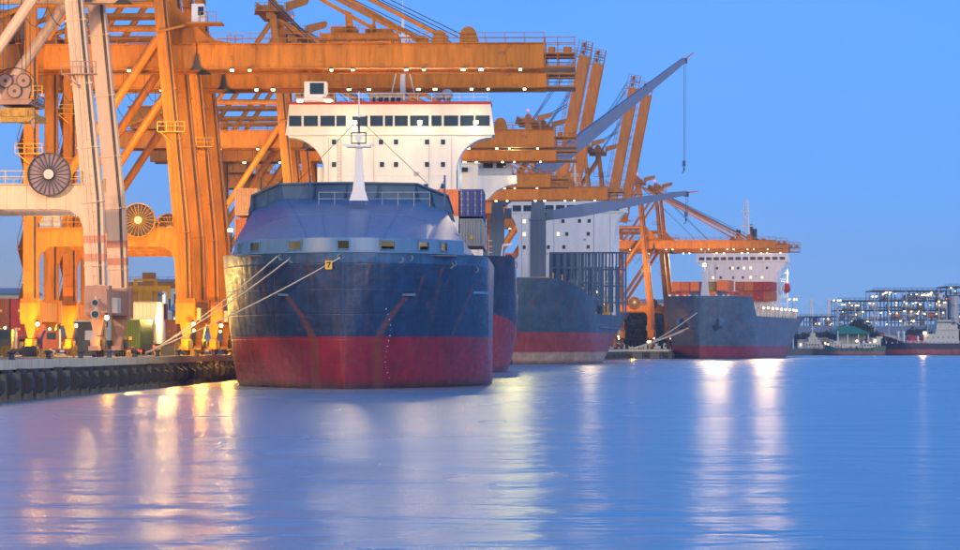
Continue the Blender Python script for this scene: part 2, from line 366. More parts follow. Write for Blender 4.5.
    def bbox_(b, x0, x1, y0, y1, za, zb, zb2=None):
        zb2 = zb if zb2 is None else zb2
        vs = [BP(x, y, z) for (x, za_, zb_) in ((x0, za, zb), (x1, za, zb2)) for y in (y0, y1) for z in (za_, zb_)]
        b.add(vs, [(0,1,3,2),(4,6,7,5),(0,4,5,1),(2,3,7,6),(0,2,6,4),(1,5,7,3)])
    R2 = reach
    for gy in GY:
        b = MB(); b.box(-36, .9, gy-.6, gy+.6, z0, z1)
        for k in range(12): x = -35+k*3.1; b.box(x-.05, x+.05, gy-.68, gy+.68, z0+.12, z1-.12)
        b.box(-36, .9, gy-.95, gy+.95, z1, z1+.1).box(-36, .9, gy-.85, gy+.85, z0-.12, z0)
        o = b.build('girder', body, t); r = MB(); r.rail([(-36, gy-.9, z1+.1), (seax(44)-1.4, gy-.9, z1+.1)], 1.4, 2.8); r.build('railing', body2, o)
        b = MB(); bbox_(b, 1.15, R2, gy-.6, gy+.6, z0, z1)
        for k in range(15): x = 3+k*3.2; bbox_(b, x-.05, x+.05, gy-.68, gy+.68, z0+.12, z1-.12)
        bbox_(b, 1.15, R2, gy-.95, gy+.95, z1, z1+.1); bbox_(b, 1.15, R2, gy-.85, gy+.85, z0-.12, z0)
        o = b.build('boom', body, t)
        b = MB(); gg = [(x, gy-.92, z1+.1) for x in (3, R2)]
        n_ = 17
        for i in range(n_+1):
            x = 3+(R2-3)*i/n_; bbox_(b, x-.045, x+.045, gy-.95, gy-.86, z1+.1, z1+1.5)
        for zz in (.85, 1.5): bbox_(b, 3, R2, gy-.94, gy-.87, z1+zz-.04, z1+zz+.04)
        b.build('railing', body2, o)
        # hinge bracket and latch
        b = MB(); b.prism([(seax(50), 50), (seax(50)+.7, 50), (2.6, 44.6), (6.6, 43.82), (-3.2, 43.82)], 'y', gy-.25, gy+.25).build('hinge_bracket', body, t)
        b = MB(); b.prism([(-.1, 40.1), (2.3, 40.1), (1.5, 40.6), (1.2, 42.4), (.9, 42.4), (.6, 40.6)], 'y', gy-.95, gy-.7).build('boom_latch', 'dark', t)
    # boom end: walkway platform
    b = MB()
    for zz in ((z1-1.2,), (z0+.2,)):
        bbox_(b, R2, R2+4.4, 4.0, 12, zz[0]-.25, zz[0])
    bbox_(b, R2-.2, R2, 4.9, 11.1, z0+.4, z1-.3)
    for x in (R2+.2, R2+1.9, R2+4.3):
        for y in (4.0, 12): bbox_(b, x-.06, x+.06, y-.06, y+.06, z0+.2, z1+.9)
    for zz in (z1-.1, z1+.9, z0+1.4): bbox_(b, R2, R2+4.4, 3.95, 4.05, zz-.05, zz+.05); bbox_(b, R2, R2+4.4, 11.95, 12.05, zz-.05, zz+.05)
    bbox_(b, R2+.6, R2+1.6, 4.6, 5.8, z1-1.2, z1-.4); bbox_(b, R2+2.7, R2+3.9, 4.6, 5.8, z1-1.2, z1-.4)
    b.build('end_platform', body2, t)
    # forestays, ropes, sheaves
    A = Vector((-5.6, 0, 66.2)); b = MB()
    if not raised:
        for gy, xe in ((4.3, 35.2), (11.7, 32.4)):
            s_ = MB(); s_.beam((A.x+1, gy, A.z-.6), (xe, gy, z1+1.2), .55, .45); s_.build('forestay', body, t)
            s_ = MB(); s_.lathe((xe, gy-.5, z1+1.0), [(.95, 0), (.95, 1)], 12, 'y').box(xe-1.2, xe+1.2, gy-.6, gy+.6, z1+.1, z1+.8); s_.build('sheave_bracket', body2, t)
            for xe2 in (39.0, 36.5, 17): b.tube((A.x+.6, gy, A.z), (xe2, gy+.3, z1+1.0), .09, 4)
            s_ = MB(); s_.lathe((39.2, gy-.4, z1+1.3), [(1.15, 0), (1.15, .8)], 12, 'y').box(38, 40.4, gy-.6, gy+.6, z1+.1, z1+1.2); s_.build('sheave_bracket', body2, t)
    else:
        for gy in GY:
            for xe, rr in ((30, .16), (44, .1), (47, .08)):
                p = BP(xe, gy, z1+.8); b.tube((A.x, gy, A.z), p, rr, 4)
    b.build('rope', 'rope', t)
    # apex head
    b = MB(); b.box(-6.4, -4.8, -.9, 16.9, 65.2, 66.6).box(-8.6, -2.6, -1.6, 17.6, 66.6, 66.85)
    b.box(-7.6, -3.6, 2.6, 6, 66.85, 68.3).box(-7.6, -3.6, 10, 13.4, 66.85, 68.3)
    for y in (4.3, 11.7): b.lathe((-5.6, y-.5, 68.6), [(1.0, 0), (1.0, 1.0)], 12, 'y')
    b.prism([(-3, 67.2), (1.2, 68.6), (1.6, 69.6), (.9, 69.9), (-3, 69)], 'y', 4, 4.6).prism([(-9.6, 66.9), (-8, 66.9), (-7.4, 68.2), (-9, 69.3)], 'y', 7, 8)
    for x in (-8.5, -2.7): b.rail([(x, -1.5, 66.85), (x, 17.5, 66.85)], 1.5, 2.4)
    b.rail([(-8.5, -1.5, 66.85), (-2.7, -1.5, 66.85)], 1.5, 1.9).rail([(-8.5, 17.5, 66.85), (-2.7, 17.5, 66.85)], 1.5, 1.9)
    b.build('apex_platform', body2, t)
    b = MB(); b.mi(0).box(-5.65, -5.55, -.05, .05, 67, 70.2).mi(1).ball((-5.6, 0, 70.3), .28).build('beacon', ['dark', 'lampr'], t)
    if not full: return t
    # mid platforms, ladders
    for z, x in ((52, seax(52)), (58.5, seax(58.5))):
        b = MB(); b.box(x-2.6, x+2.4, -1.6, -.8, z, z+.12).rail([(x-2.6, -1.6, z+.12), (x+2.4, -1.6, z+.12)], 1.3, 1.6); b.build('service_platform', body2, t)
    b = MB()
    for y in (-.95,):
        for zz in range(8, 43, 1): b.box(seax(zz)-.22, seax(zz)+.22, y-.04, y, zz, zz+.05)
        for sx in (-.24, .24): b.beam((seax(8)+sx, y, 8), (seax(43)+sx, y, 43), .05, .05)
    b.build('ladder', body, t)
    # operator hut on boom bracket
    if trolley is not None: b = MB(); b.mi(0).prism([(1.0, 46.3), (2.9, 46.3), (2.7, 48.8), (1.0, 48.8)], 'y', -1.8, .9).mi(2).box(.4, 5.2, -2.2, 1.4, 46.0, 46.25)
    else: b = MB(); b.mi(2).box(.4, 5.2, -2.2, 1.4, 46.0, 46.25)
    if trolley is not None: b.mi(1).box(1.9, 2.7, -1.84, -1.8, 47.2, 48.4)
    b.mi(2).rail([(2.2, -2.1, 46.15), (4.5, -2.1, 46.15)], 1.5, 1.1).beam((0, -1, 45.9), (-3.8, -1, 45.0), .3, .3)
    b.build('operator_hut' if trolley is not None else 'hinge_platform', ['whited', 'glassd', body2], t)
    b = MB(); b.box(-33.5, -25, 2, 14, 44.0, 48.2).box(-34, -24.5, 1.6, 14.4, 48.2, 48.5)
    for k in range(7): b.box(-33+k*1.2, -32.9+k*1.2, 1.9, 2, 44.2, 48)
    b.build('machinery_house', body2, t)
    # cable reel on the portal beam
    c = Vector((reel_x, -1.3, portal[1]+1.1)); rl = 2.35
    b = MB(); b.mi(0)
    for k in range(24):
        a = 2*math.pi*k/24; e = c+Vector((math.cos(a), 0, math.sin(a)))*rl
        b.beam(c, e, .09, .1, up=(0,1,0))
        a2 = 2*math.pi*(k+1)/24; e2 = c+Vector((math.cos(a2), 0, math.sin(a2)))*rl
        b.beam(e, e2, .12, .5, up=(0,1,0))
    b.mi(1).lathe(c-Vector((0,.1,0)), [(2.25, 0.2), (2.25, .4)], 24, 'y').mi(2).lathe(c-Vector((0,.35,0)), [(.55, 0), (.55, .7)], 12, 'y').box(c.x-.7, c.x+.7, c.y+.45, c.y+1.0, portal[1], c.z)
    b.build('cable_reel', ['dark' if body == 'pale' else 'dirtyyellow', 'mauve' if body == 'pale' else 'reelback', 'cream'], t)
    # stairway up the landside legs and lateral truss between the girders
    b = MB(); z = 7.6; k = 0
    while z < 43:
        y0_, y1_ = (1.2, 6.2) if k % 2 == 0 else (6.2, 1.2)
        b.beam((-23.4, y0_, z), (-23.4, y1_, z+3.6), .8, .14, up=(0,0,1)); b.beam((-23.9, y0_, z+1.2), (-23.9, y1_, z+4.8), .07, .07); b.box(-23.9, -22.8, min(y1_, y1_+(1 if k % 2 == 0 else -1)), max(y1_, y1_+(1 if k % 2 == 0 else -1)), z+3.55, z+3.65)
        b.box(-23.85, -23.75, y1_-.05, y1_+.05, z+3.6, z+4.8); z += 3.6; k += 1
    b.build('stairway', body2, t)
    b = MB(); x = -34
    while x < -1: b.beam((x, 4.9, z1-.3), (x+5, 11.1, z1-.3), .3, .3).beam((x, 11.1, z1-.3), (x+5, 4.9, z1-.3), .3, .3).box(x-.2, x+.2, 4.9, 11.1, z1-.6, z1-.1); x += 5.5
    b.build('lateral_truss', body2, t)
    for x, z in ((-21.7, 28), (-21.7, 36), (seax(31), 31)):
        b = MB(); b.box(x-1.9, x+1.9, -2.0, -.8, z, z+.12).rail([(x-1.9, -2.0, z+.12), (x+1.9, -2.0, z+.12)], 1.3, 1.2, .05).beam((x, -.8, z-1.4), (x-1.5, -1.9, z), .12, .12); b.build('service_platform', 'yellow' if body == 'orange' else body2, t)
    # under-girder lights in pairs
    for x in (-30, -16, -8.5, 6, 8.5, 20, 23, 30.5, 33, 38.5, 41, 46.5):
        p = BP(x, 3.6, z0-.35) if raised else (x, 3.5, z0-.35)
        if raised and x > 1: continue
        add_lamp(t, p, rng.choice(['lampw', 'lampw', 'lampc', 'lampy', 'lampd']), s=rng.uniform(.14,.24), w=rng.uniform(.35,.6))
    for x, y in ((0, -2.4), (-21.7, -2.4)):
        b = MB(); b.mi(0).box(x+1.1, x+1.4, y+.2, y+.8, 4.1, 4.9).lathe((x+1.35, y-.1, 4.35), [(.36, .3), (.34, 0)], 14, 'y').mi(1).lathe((x+1.35, y-.16, 4.35), [(.27, .06), (.25, 0)], 14, 'y'); b.build('floodlight', ['dark', 'lampy'], t)
    for y in YL:      # conduit and cable tray up the legs, bolted joint plates
        b = MB()
        for i in range(4):
            za, zb_ = (8, 17, 30, 43.5)[i] if i < 3 else 43.5, (17, 30, 43.5, 60)[i]
            for dx in (.55, .72): b.beam((seax(za)+dx, y-.80, za), (seax(zb_)+dx, y-.80, zb_), .09, .09)
        b.beam((-21.0, y-.82, 8), (-21.0, y-.82, 43), .22, .1)
        for zz in range(9, 43, 2): b.box(-21.15, -20.85, y-.9, y-.78, zz, zz+.1)
        b.build('cable_tray', 'dark', t)
    b = MB()
    for x in range(-34, 48, 6):
        if raised and x > 0: break
        for gy in GY: b.box(x+.7, x+1.5, gy-.72, gy-.6, z0+.1, z0+.45).box(x+.7, x+1.5, gy-.72, gy-.6, z1-.5, z1-.12)
    b.build('joint_plate', body2, t)['kind'] = 'stuff'
    # travel drives, hung boxes, electric cabinet
    for q_ in ((1.2, 1.9, 1.4, 4, 4.9, 6.6), (-2.1, -1.25, 5, 9, 7.55, 9.6), (-20.4, -17.6, -.4, 1.6, portal[1]+.1, portal[1]+2.3)): MB().box(*q_).build('electric_cabinet', 'grey', t)
    # hanging festoon cables
    b = MB()
    for k in range(5):
        x0 = -19+k*3.0; pts = [(x0+3*i/6, 8, portal[1]+20.5-2.2*math.sin(math.pi*i/6)) for i in range(7)]; b.path(pts, .06, 4)
        b.tube((x0, 8, portal[1]+20.5), (x0, 8, z0), .05, 4)
    b.build('festoon_cable', 'rope', t)
    if trolley is not None:
        x = trolley
        b = MB(); b.mi(0).box(x-5.5, x+5.5, 4.0, 12, z1+.55, z1+1.5).box(x-4, x-.5, 5, 11, z1+1.5, z1+2.6).box(x+.8, x+4.6, 5, 11, z1+1.5, z1+2.3)
        b.prism([(x-1.9, z1+1.5), (x-.8, z1+1.5), (x-1.1, z1+4.6), (x-2.0, z1+4.9)], 'y', 5, 6).prism([(x+1.0, z1+1.5), (x+2.4, z1+1.5), (x+2.2, z1+3.4), (x+1.3, z1+4.6), (x+1.9, z1+3.2)], 'y', 5, 6)
        for xx in (x-4.8, x+4.8):
            for yy in GY: b.lathe((xx, yy-.2, z1+.42), [(.32, 0), (.32, .4)], 10, 'y')
        b.rail([(x-5.4, 4.1, z1+1.5), (x+5.4, 4.1, z1+1.5)], 1.2, 1.8); b.build('trolley', [body], t)
        xc = x-6.4
        b = MB(); b.mi(0).prism([(xc-1.5, 36.3), (xc+1.0, 36.3), (xc+1.6, 37.2), (xc+1.6, 38.7), (xc-1.5, 38.7)], 'y', 6.6, 9.4).box(xc-2.6, xc+2.4, 6.2, 9.8, 36.05, 36.28)
        b.mi(1).box(xc-.7, xc+1.3, 6.55, 6.6, 36.9, 38.5).mi(2).beam((xc-1, 8, 38.9), (xc-.2, 8, 43.7), .4, .4).beam((xc+1, 8, 38.9), (xc+1.2, 8, 43.7), .4, .4)
        b.mi(3).box(xc-2.5, xc-1.7, 6.2, 6.6, 35.8, 36.03).box(xc+1.5, xc+2.3, 6.2, 6.6, 35.8, 36.03)
        b.build('trolley_cab', ['whited', 'glassd', body2, 'lampc'], t)
    return t

def place(t, x, y, th, s=1.0, label=None):
    t.location = (x, y, QZ+.1); t.rotation_euler = (0, 0, -th); t.scale = (s, s, s)
    if label: t['label'] = label; LABELS[label] = 1
    t['group'] = 'cranes along the quay'
    return t
TH = math.atan(.0336)
def qx(D): return -55+.0336*D
c0 = make_crane('pale pinkish crane nearest the camera, its twin legs crossing the orange ones', 'pale', 'paledk', raised=True, portal=(16.3,19.0), reel_x=-5.2)
place(c0, qx(340)+.3, 340, TH, 1.03)
# pale crane extra: inner brace seen top left
c1 = make_crane('nearest orange crane, boom level over the white bridge and trolley riding on it', trolley=23.8)
place(c1, qx(418), 418, TH)
base = make_crane('second orange crane of the near pair, its boom just below the first one')
place(base, qx(450), 450, TH)
def cp_crane(x, y, th, s, label): return place(copy_tree(base), x, y, th, s, label)
cp_crane(qx(586), 586, TH, 1, 'third orange crane, its boom ending right of the white bridge wing')
cp_crane(qx(629), 629, TH, 1, 'fourth orange crane, its boom lit by many lamps behind the bridge wing')
cp_crane(-32.6, 735, .05, 1, 'orange crane whose boom passes just above the blue deck crane jib')
cp_crane(-16, 800, .12, 1, 'orange crane whose boom crosses the second white bridge front')
cp_crane(68.5, 1202, .10, 1, 'orange crane left of the far container ship, boom level above its containers')
cp_crane(78.5, 1252, .18, 1, 'farthest orange crane, partly behind the boom over the far ship')
rz = make_crane('orange crane with boom raised upright, tallest of the raised ones', raised=True, reach=45)
place(rz, 22.0, 985, .04, 1.12)
for x, y, l in ((27.5, 1012, 'orange crane with boom raised, second from left of the raised booms'), (44.5, 1108, 'orange crane with boom raised, left one of the right raised pair'), (51, 1138, 'orange crane with boom raised, rightmost of the four raised booms')):
    place(copy_tree(rz), x, y, .04, 1.12, l)

# spreader hanging at the far left from the pale crane
sp = thing('spreader', W(15, 118, 346), -TH, 'rusty container spreader hanging on ropes at the far left', 'spreader')
b = MB(); b.box(-2.2, 2.2, 0, 1.0, 0, 1.2).box(-1.5, 1.5, -.2, 12, .2, .9).prism([(-2.4, .1), (2.4, .1), (1.6, -.5), (-1.6, -.5)], 'y', -.5, .9); b.build('frame', 'dirtyyellow', sp)
b = MB(); b.box(-1.9, 1.9, .2, 8, 1.6, 2.2); b.prism([(-1.5, 2.2), (1.5, 2.2), (1.8, 3.2), (1.8, 4.6), (.9, 5.0), (-.9, 5.0), (-1.8, 4.6), (-1.8, 3.2)], 'y', 0, 1.0); b.build('headblock', 'paledk', sp)
for x, zz_ in ((-1.05, 4.3), (1.05, 4.3), (0, 3.1)):
    b = MB(); b.mi(1).lathe((x, -.3, zz_), [(.85, 0), (.85, .06), (.75, .12), (.75, .2), (.85, .26), (.85, .3)], 16, 'y').mi(0).lathe((x, -.36, zz_), [(.74, 0), (.74, .1)], 14, 'y').mi(1).lathe((x, -.44, zz_), [(.2, 0), (.2, .2)], 8, 'y'); b.build('sheave', ['paledk', 'dark'], sp)
b = MB()
for k in range(10):
    a = -1.1+k*.36
    p0 = Vector((2.6*math.sin(a), -.2, 3.4+2.4*math.cos(a))); p1 = Vector((2.6*math.sin(a+.36), -.2, 3.4+2.4*math.cos(a+.36))); b.tube(p0, p1, .06, 5)
b.rail([(2.3, -.4, 1.6), (2.3, 6, 1.6)], 1.2, 1.2); b.build('guard_hoop', 'dark', sp)
for x in (-1.9, -1.5, -.9, .7, 1.2, 1.7):
    b = MB(); b.tube((x, .5, 4.6), (x*.9, .5, 24), .05, 4); b.build('rope', 'rope', sp)
for x in (-2.1, 2.1):
    b = MB(); b.mi(0).box(x-.2, x+.2, -.3, .4, -1.1, .1); b.build('twistlock_guide', 'paledk', sp)
# ------------------------------------------------------------ ships
def hull_mat(name, top, low, zr, zr_bow=None, L=100, topband=None, rough=.42, rustc=(.17,.055,.03), lowfade=None):
    m = bpy.data.materials.new(name); m.use_nodes = True; n = m.node_tree; b = n.nodes['Principled BSDF']
    tc = n.nodes.new('ShaderNodeTexCoord'); sx = n.nodes.new('ShaderNodeSeparateXYZ'); n.links.new(tc.outputs['Object'], sx.inputs[0])
    def noise(sc, det=6, rg=.65):
        mp = n.nodes.new('ShaderNodeMapping'); mp.inputs['Scale'].default_value = sc; n.links.new(tc.outputs['Object'], mp.inputs[0])
        t = n.nodes.new('ShaderNodeTexNoise'); t.inputs['Scale'].default_value = 1; t.inputs['Detail'].default_value = det; t.inputs['Roughness'].default_value = rg
        n.links.new(mp.outputs[0], t.inputs['Vector']); return t.outputs[0]
    def math_(op, a, bb, c=None):
        k = n.nodes.new('ShaderNodeMath'); k.operation = op
        for i, v in enumerate((a, bb, c)):
            if v is None: continue
            if isinstance(v, (int, float)): k.inputs[i].default_value = v
            else: n.links.new(v, k.inputs[i])
        return k.outputs[0]
    def rng_(v, a, bb, c=0, d=1):
        k = n.nodes.new('ShaderNodeMapRange'); k.inputs[1].default_value = a; k.inputs[2].default_value = bb; k.inputs[3].default_value = c; k.inputs[4].default_value = d
        n.links.new(v, k.inputs[0]); return k.outputs[0]
    def mix(f, a, bb, bt='MIX'):
        k = n.nodes.new('ShaderNodeMix'); k.data_type = 'RGBA'; k.blend_type = bt
        if isinstance(f, float): k.inputs[0].default_value = f
        else: n.links.new(f, k.inputs[0])
        for i, v in ((6, a), (7, bb)):
            if isinstance(v, tuple): k.inputs[i].default_value = (*v, 1)
            else: n.links.new(v, k.inputs[i])
        return k.outputs[2]
    nb = noise((.12,.05,.18)); ns = noise((1.6,.8,.07)); nf = noise((.9,.5,2.2), 8)
    z = sx.outputs[2]
    tint = rng_(nb, .3, .7, .72, 1.22); st = rng_(ns, .35, .65, .85, 1.12); worn = rng_(noise((.5,.3,.35), 8, .75), .35, .68, .62, 1.2); fac = math_('MULTIPLY', math_('MULTIPLY', tint, st), worn)
    colt = tuple(top); coll = tuple(low)
    line = math_('GREATER_THAN', z, zr)
    if zr_bow is not None:
        zz = rng_(sx.outputs[1], 0, L, zr_bow, zr); line = math_('GREATER_THAN', math_('SUBTRACT', z, zz), 0.0)
    basec = mix(line, coll, colt)
    if topband: basec = mix(math_('GREATER_THAN', z, topband[0]), basec, topband[1])
    if lowfade: basec = mix(math_('MULTIPLY', math_('LESS_THAN', z, lowfade[0]), .75), basec, lowfade[1])
    # scum line by the water
    scum = rng_(math_('ADD', z, math_('MULTIPLY', nf, 1.2)), .9, 1.9, 1, 0); basec = mix(math_('MULTIPLY', scum, .8), basec, (.05,.035,.03))
    c = n.nodes.new('ShaderNodeVectorMath'); c.operation = 'SCALE'; n.links.new(basec, c.inputs[0]); n.links.new(fac, c.inputs[3])
    # rust from vertex attribute plus speckle
    at = n.nodes.new('ShaderNodeAttribute'); at.attribute_name = 'rust'
    sp = rng_(nf, .58, .72); spk = math_('MULTIPLY', sp, .5)
    rv = math_('MULTIPLY', at.outputs['Fac'], rng_(nf, .3, .6, .35, 1.0))
    n3 = noise((2.6,1.3,.10), 5, .6); n4 = noise((.25,.12,.3), 3); drip = math_('MULTIPLY', math_('MULTIPLY', rng_(n3, .60, .70), rng_(n4, .45, .62)), .55)
    rs = math_('MINIMUM', math_('ADD', math_('ADD', spk, rv), drip), .95)
    fin = mix(rs, c.outputs[0], rustc)
    n.links.new(fin, b.inputs['Base Color'])
    b.inputs['Roughness'].default_value = rough
    n.links.new(rng_(nf, .3, .7, rough-.08, rough+.16), b.inputs['Roughness'])
    # plating: shallow dents between frames plus weld seams
    br = n.nodes.new('ShaderNodeTexNoise'); br.inputs['Scale'].default_value = .45; n.links.new(tc.outputs['Object'], br.inputs['Vector'])
    sm = math_('PINGPONG', z, 1.45); seam = rng_(sm, 0, .07, 0, 1); sv = math_('PINGPONG', sx.outputs[0], 2.1); seamv = rng_(sv, 0, .06, 0, 1)
    fr_ = math_('PINGPONG', sx.outputs[0], .42); hgt = math_('ADD', math_('ADD', math_('MULTIPLY', br.outputs[0], 2.2), math_('MULTIPLY', fr_, .6)), math_('MULTIPLY', math_('ADD', seam, seamv), .35))
    bp = n.nodes.new('ShaderNodeBump'); bp.inputs['Strength'].default_value = .55; bp.inputs['Distance'].default_value = .13
    n.links.new(hgt, bp.inputs['Height']); n.links.new(bp.outputs[0], b.inputs['Normal'])
    M[name] = m; return name

def hull_fn(L, B, zd, Ed, Ew, rake=6.0, p=1.2, a_d=2.0, b_d=1.7, a_w=1.7, b_w=1.05, stern_rake=10, stern_w=.8, aft=25, al=1.7):
    """zd(y)=top height; returns f(u, v) -> (halfbreadth, y, z)"""
    def f(u, v):
        zt = zd(u*L); z = -1.5+(zt+1.5)*v; q = min(1, max(0, z/zd(0)))
        y0 = rake*(1-q)**1.3; y1 = L-stern_rake*(1-q)
        y = y0+(y1-y0)*u; E = Ew+(Ed-Ew)*q**p
        s = min(1, (y-y0)/E); a = a_w+(a_d-a_w)*q; bb = b_w+(b_d-b_w)*q
        h = max(0, 1-(1-s)**a)**(1/bb)
        t = max(0, (y-(L-aft))/aft)
        aft_ = aft*(al-(al-1)*q); t = max(0, (y-(y1-aft_))/aft_); h *= 1-(1-stern_w*(.05+.95*q**.8))*t**2
        return B/2*h, y, z
    return f
def build_hull(root, mname, f, nu=150, nv=44, rust=None, name='hull', dk='deck', deck_drop=1.2, zd=None, upow=2.0):
    us = [(i/nu)**upow for i in range(nu+1)]; vs = [j/nv for j in range(nv+1)]
    V = []; F = []; A = []
    def idx(side, i, j): return side*(nu+1)*(nv+1)+i*(nv+1)+j
    for side in (-1, 1):
        for u in us:
            for v in vs:
                h, y, z = f(u, v); V.append((side*h, y, z)); A.append(rust(side*h, y, z) if rust else 0.0)
    for s in (0, 1):
        for i in range(nu):
            for j in range(nv):
                q = (idx(s,i,j), idx(s,i+1,j), idx(s,i+1,j+1), idx(s,i,j+1)); F.append(q if s else q[::-1])
    F += [(idx(0,nu,j), idx(0,nu,j+1), idx(1,nu,j+1), idx(1,nu,j)) for j in range(nv)]
    me = bpy.data.meshes.new(name); me.from_pydata(V, [], F); me.materials.append(M[mname])
    at = me.attributes.new('rust', 'FLOAT', 'POINT'); at.data.foreach_set('value', A)
    import bmesh
    bm = bmesh.new(); bm.from_mesh(me); bmesh.ops.remove_doubles(bm, verts=bm.verts, dist=.002); bmesh.ops.recalc_face_normals(bm, faces=bm.faces)
    for fc_ in bm.faces: fc_.smooth = True
    for e in bm.edges:
        if len(e.link_faces) == 2 and e.calc_face_angle(0) > .6: e.smooth = False
    bm.to_mesh(me); bm.free()
    o = bpy.data.objects.new(name, me); COL.objects.link(o); o.parent = root
    d = MB(); n_ = 30
    ring = [f((i/n_)**1.5, 1) for i in range(n_+1)]
    dv = [(-h*.985, y+.1, z-deck_drop) for h, y, z in ring]+[(h*.985, y+.1, z-deck_drop) for h, y, z in ring]
    m_ = n_+1
    d.add(dv, [(i, i+1, m_+i+1, m_+i) for i in range(n_)]); d.build(dk, 'deck', root, fix=False)
    return o

def superstructure(root, y, xc, zb, zw, zt, wm, ww, depth, nw, rows, lit=.15, trim='red', small=(.9, .9), bracket=5.0, lamps=(), curved=True, xwin=None, wz=None, name='superstructure'):
    """block wm wide from zb to zw, bridge storey ww wide from zw to zt; front face at y"""
    H = zt-zw; b = MB()
    b.box(xc-wm/2, xc+wm/2, y, y+depth, zb, zw)
    wz0, wz1 = wz if wz else (zw+H*.36, zw+H*.68)
    sl = .55
    # bridge storey: profile with windows band set back slightly
    b.add([(xc+sx*(ww/2-o_), y-.35+yy, z) for z, o_, in ((zw, 0), (zt, sl)) for sx, yy in ((-1, 0), (1, 0), (1, 5.5), (-1, 5.5))],
          [(3,2,1,0),(4,5,6,7),(0,1,5,4),(1,2,6,5),(2,3,7,6),(3,0,4,7)])
    # curved brackets below the wings
    for s in (-1, 1):
        if curved:
            P = [(xc+s*wm/2, zw), (xc+s*wm/2, zw-bracket)]
            for k in range(1, 9):
                a = math.pi/2*k/8; P.append((xc+s*(wm/2+(ww-wm)/2*.92*(1-math.cos(a))), zw-bracket+(bracket-.35)*math.sin(a)))
            P.append((xc+s*(ww/2-.3), zw))
            if s < 0: P = P[::-1]
            b.prism(P, 'y', y+.1, y+.5); b.prism(P, 'y', y+4.2, y+4.6)
            for k in range(1, 9):
                a, a0 = math.pi/2*k/8, math.pi/2*(k-1)/8
                g_ = lambda a: (xc+s*(wm/2+(ww-wm)/2*.92*(1-math.cos(a))), zw-bracket+(bracket-.35)*math.sin(a))
                (xa, za), (xb, zb_) = g_(a0), g_(a); b.add([(xa, y+.1, za), (xb, y+.1, zb_), (xb, y+4.6, zb_), (xa, y+4.6, za)], [(0,1,2,3)])
        else:
            P = [(xc+s*wm/2, zw), (xc+s*wm/2, zw-bracket), (xc+s*(ww/2-.4), zw)]
            b.prism(P[::s], 'y', y+.1, y+.5).prism(P[::s], 'y', y+4.2, y+4.6)
    for z in [zb+(zw-zb)*k/4 for k in range(1, 4)]: b.box(xc-wm/2-.05, xc+wm/2+.05, y-.06, y+depth+.05, z, z+.12)
    o = b.build(name, 'white', root)
    t = MB(); t.add([(xc+sx*(ww/2-sl+.12), y-.5+yy, z) for z in (zt, zt+.4) for sx, yy in ((-1, 0), (1, 0), (1, 5.8), (-1, 5.8))], [(3,2,1,0),(4,5,6,7),(0,1,5,4),(1,2,6,5),(2,3,7,6),(3,0,4,7)])
    t.build('roof_edge', trim, o)
    # bridge windows
    spans = xwin or [(-.97+1.94*k/nw+.022, -.97+1.94*(k+1)/nw-.022) for k in range(nw)]
    for (a, c) in spans:
        x0, x1 = xc+a*(ww/2-.4), xc+c*(ww/2-.4); lean = .0
        w_ = MB(); w_.mi(0).box(x0-.1, x1+.1, y-.44, y-.3, wz0-.1, wz1+.1).mi(1).box(x0, x1, y-.48, y-.43, wz0, wz1)
        w_.build('window', ['whited', 'glassd'], o)
    # accommodation windows
    for z, xs in rows:
        for x in xs:
            sw, sh = small
            w_ = MB(); w_.mi(0).box(x-sw/2-.12, x+sw/2+.12, y-.1, y+.05, z-sh/2-.12, z+sh/2+.12).mi(1).box(x-sw/2, x+sw/2, y-.13, y-.08, z-sh/2, z+sh/2)
            w_.build('window', ['whited', 'litwin' if rng.random() < lit else 'glassd'], o)
    # rail on roof and wing lights
    for k, fx in enumerate((-.46, -.12, .3, .47)):
        p_ = MB(); p_.tube((xc+fx*wm, y-.18, zb+1), (xc+fx*wm, y-.18, zw-.3), .06, 6); p_.build('pipe', 'whited', o)
    ld = MB(); lx_ = xc-wm*.38
    for q_ in (-.25, .25): ld.box(lx_+q_-.03, lx_+q_+.03, y-.25, y-.2, zb+4, zw-.5)
    z_ = zb+4
    while z_ < zw-.6: ld.box(lx_-.25, lx_+.25, y-.24, y-.2, z_, z_+.05); z_ += .45
    ld.build('ladder', 'grey', o)
    for fx, fz in ((-.2, .62), (.05, .35), (.41, .5), (.2, .75)):
        v_ = MB(); xx, zz = xc+fx*wm, zb+(zw-zb)*fz; v_.box(xx-.35, xx+.35, y-.16, y, zz, zz+.45).box(xx-.42, xx+.42, y-.22, y-.16, zz+.45, zz+.52); v_.build('vent', 'grey', o)
    r = MB(); r.rail([(xc-ww/2+1, y-.2, zt+.4), (xc+ww/2-1, y-.2, zt+.4)], 1.2, 2.0, .035); r.build('railing', 'whited', o)
    for x, z in lamps:
        l = MB(); l.mi(0).box(x-.3, x+.3, y-.8, y-.45, z-.1, z+.3).mi(1).box(x-.32, x+.32, y-.95, y-.8, z-.2, z+.3); l.build('deck_light', ['dark', 'lampy'], root)
    return o
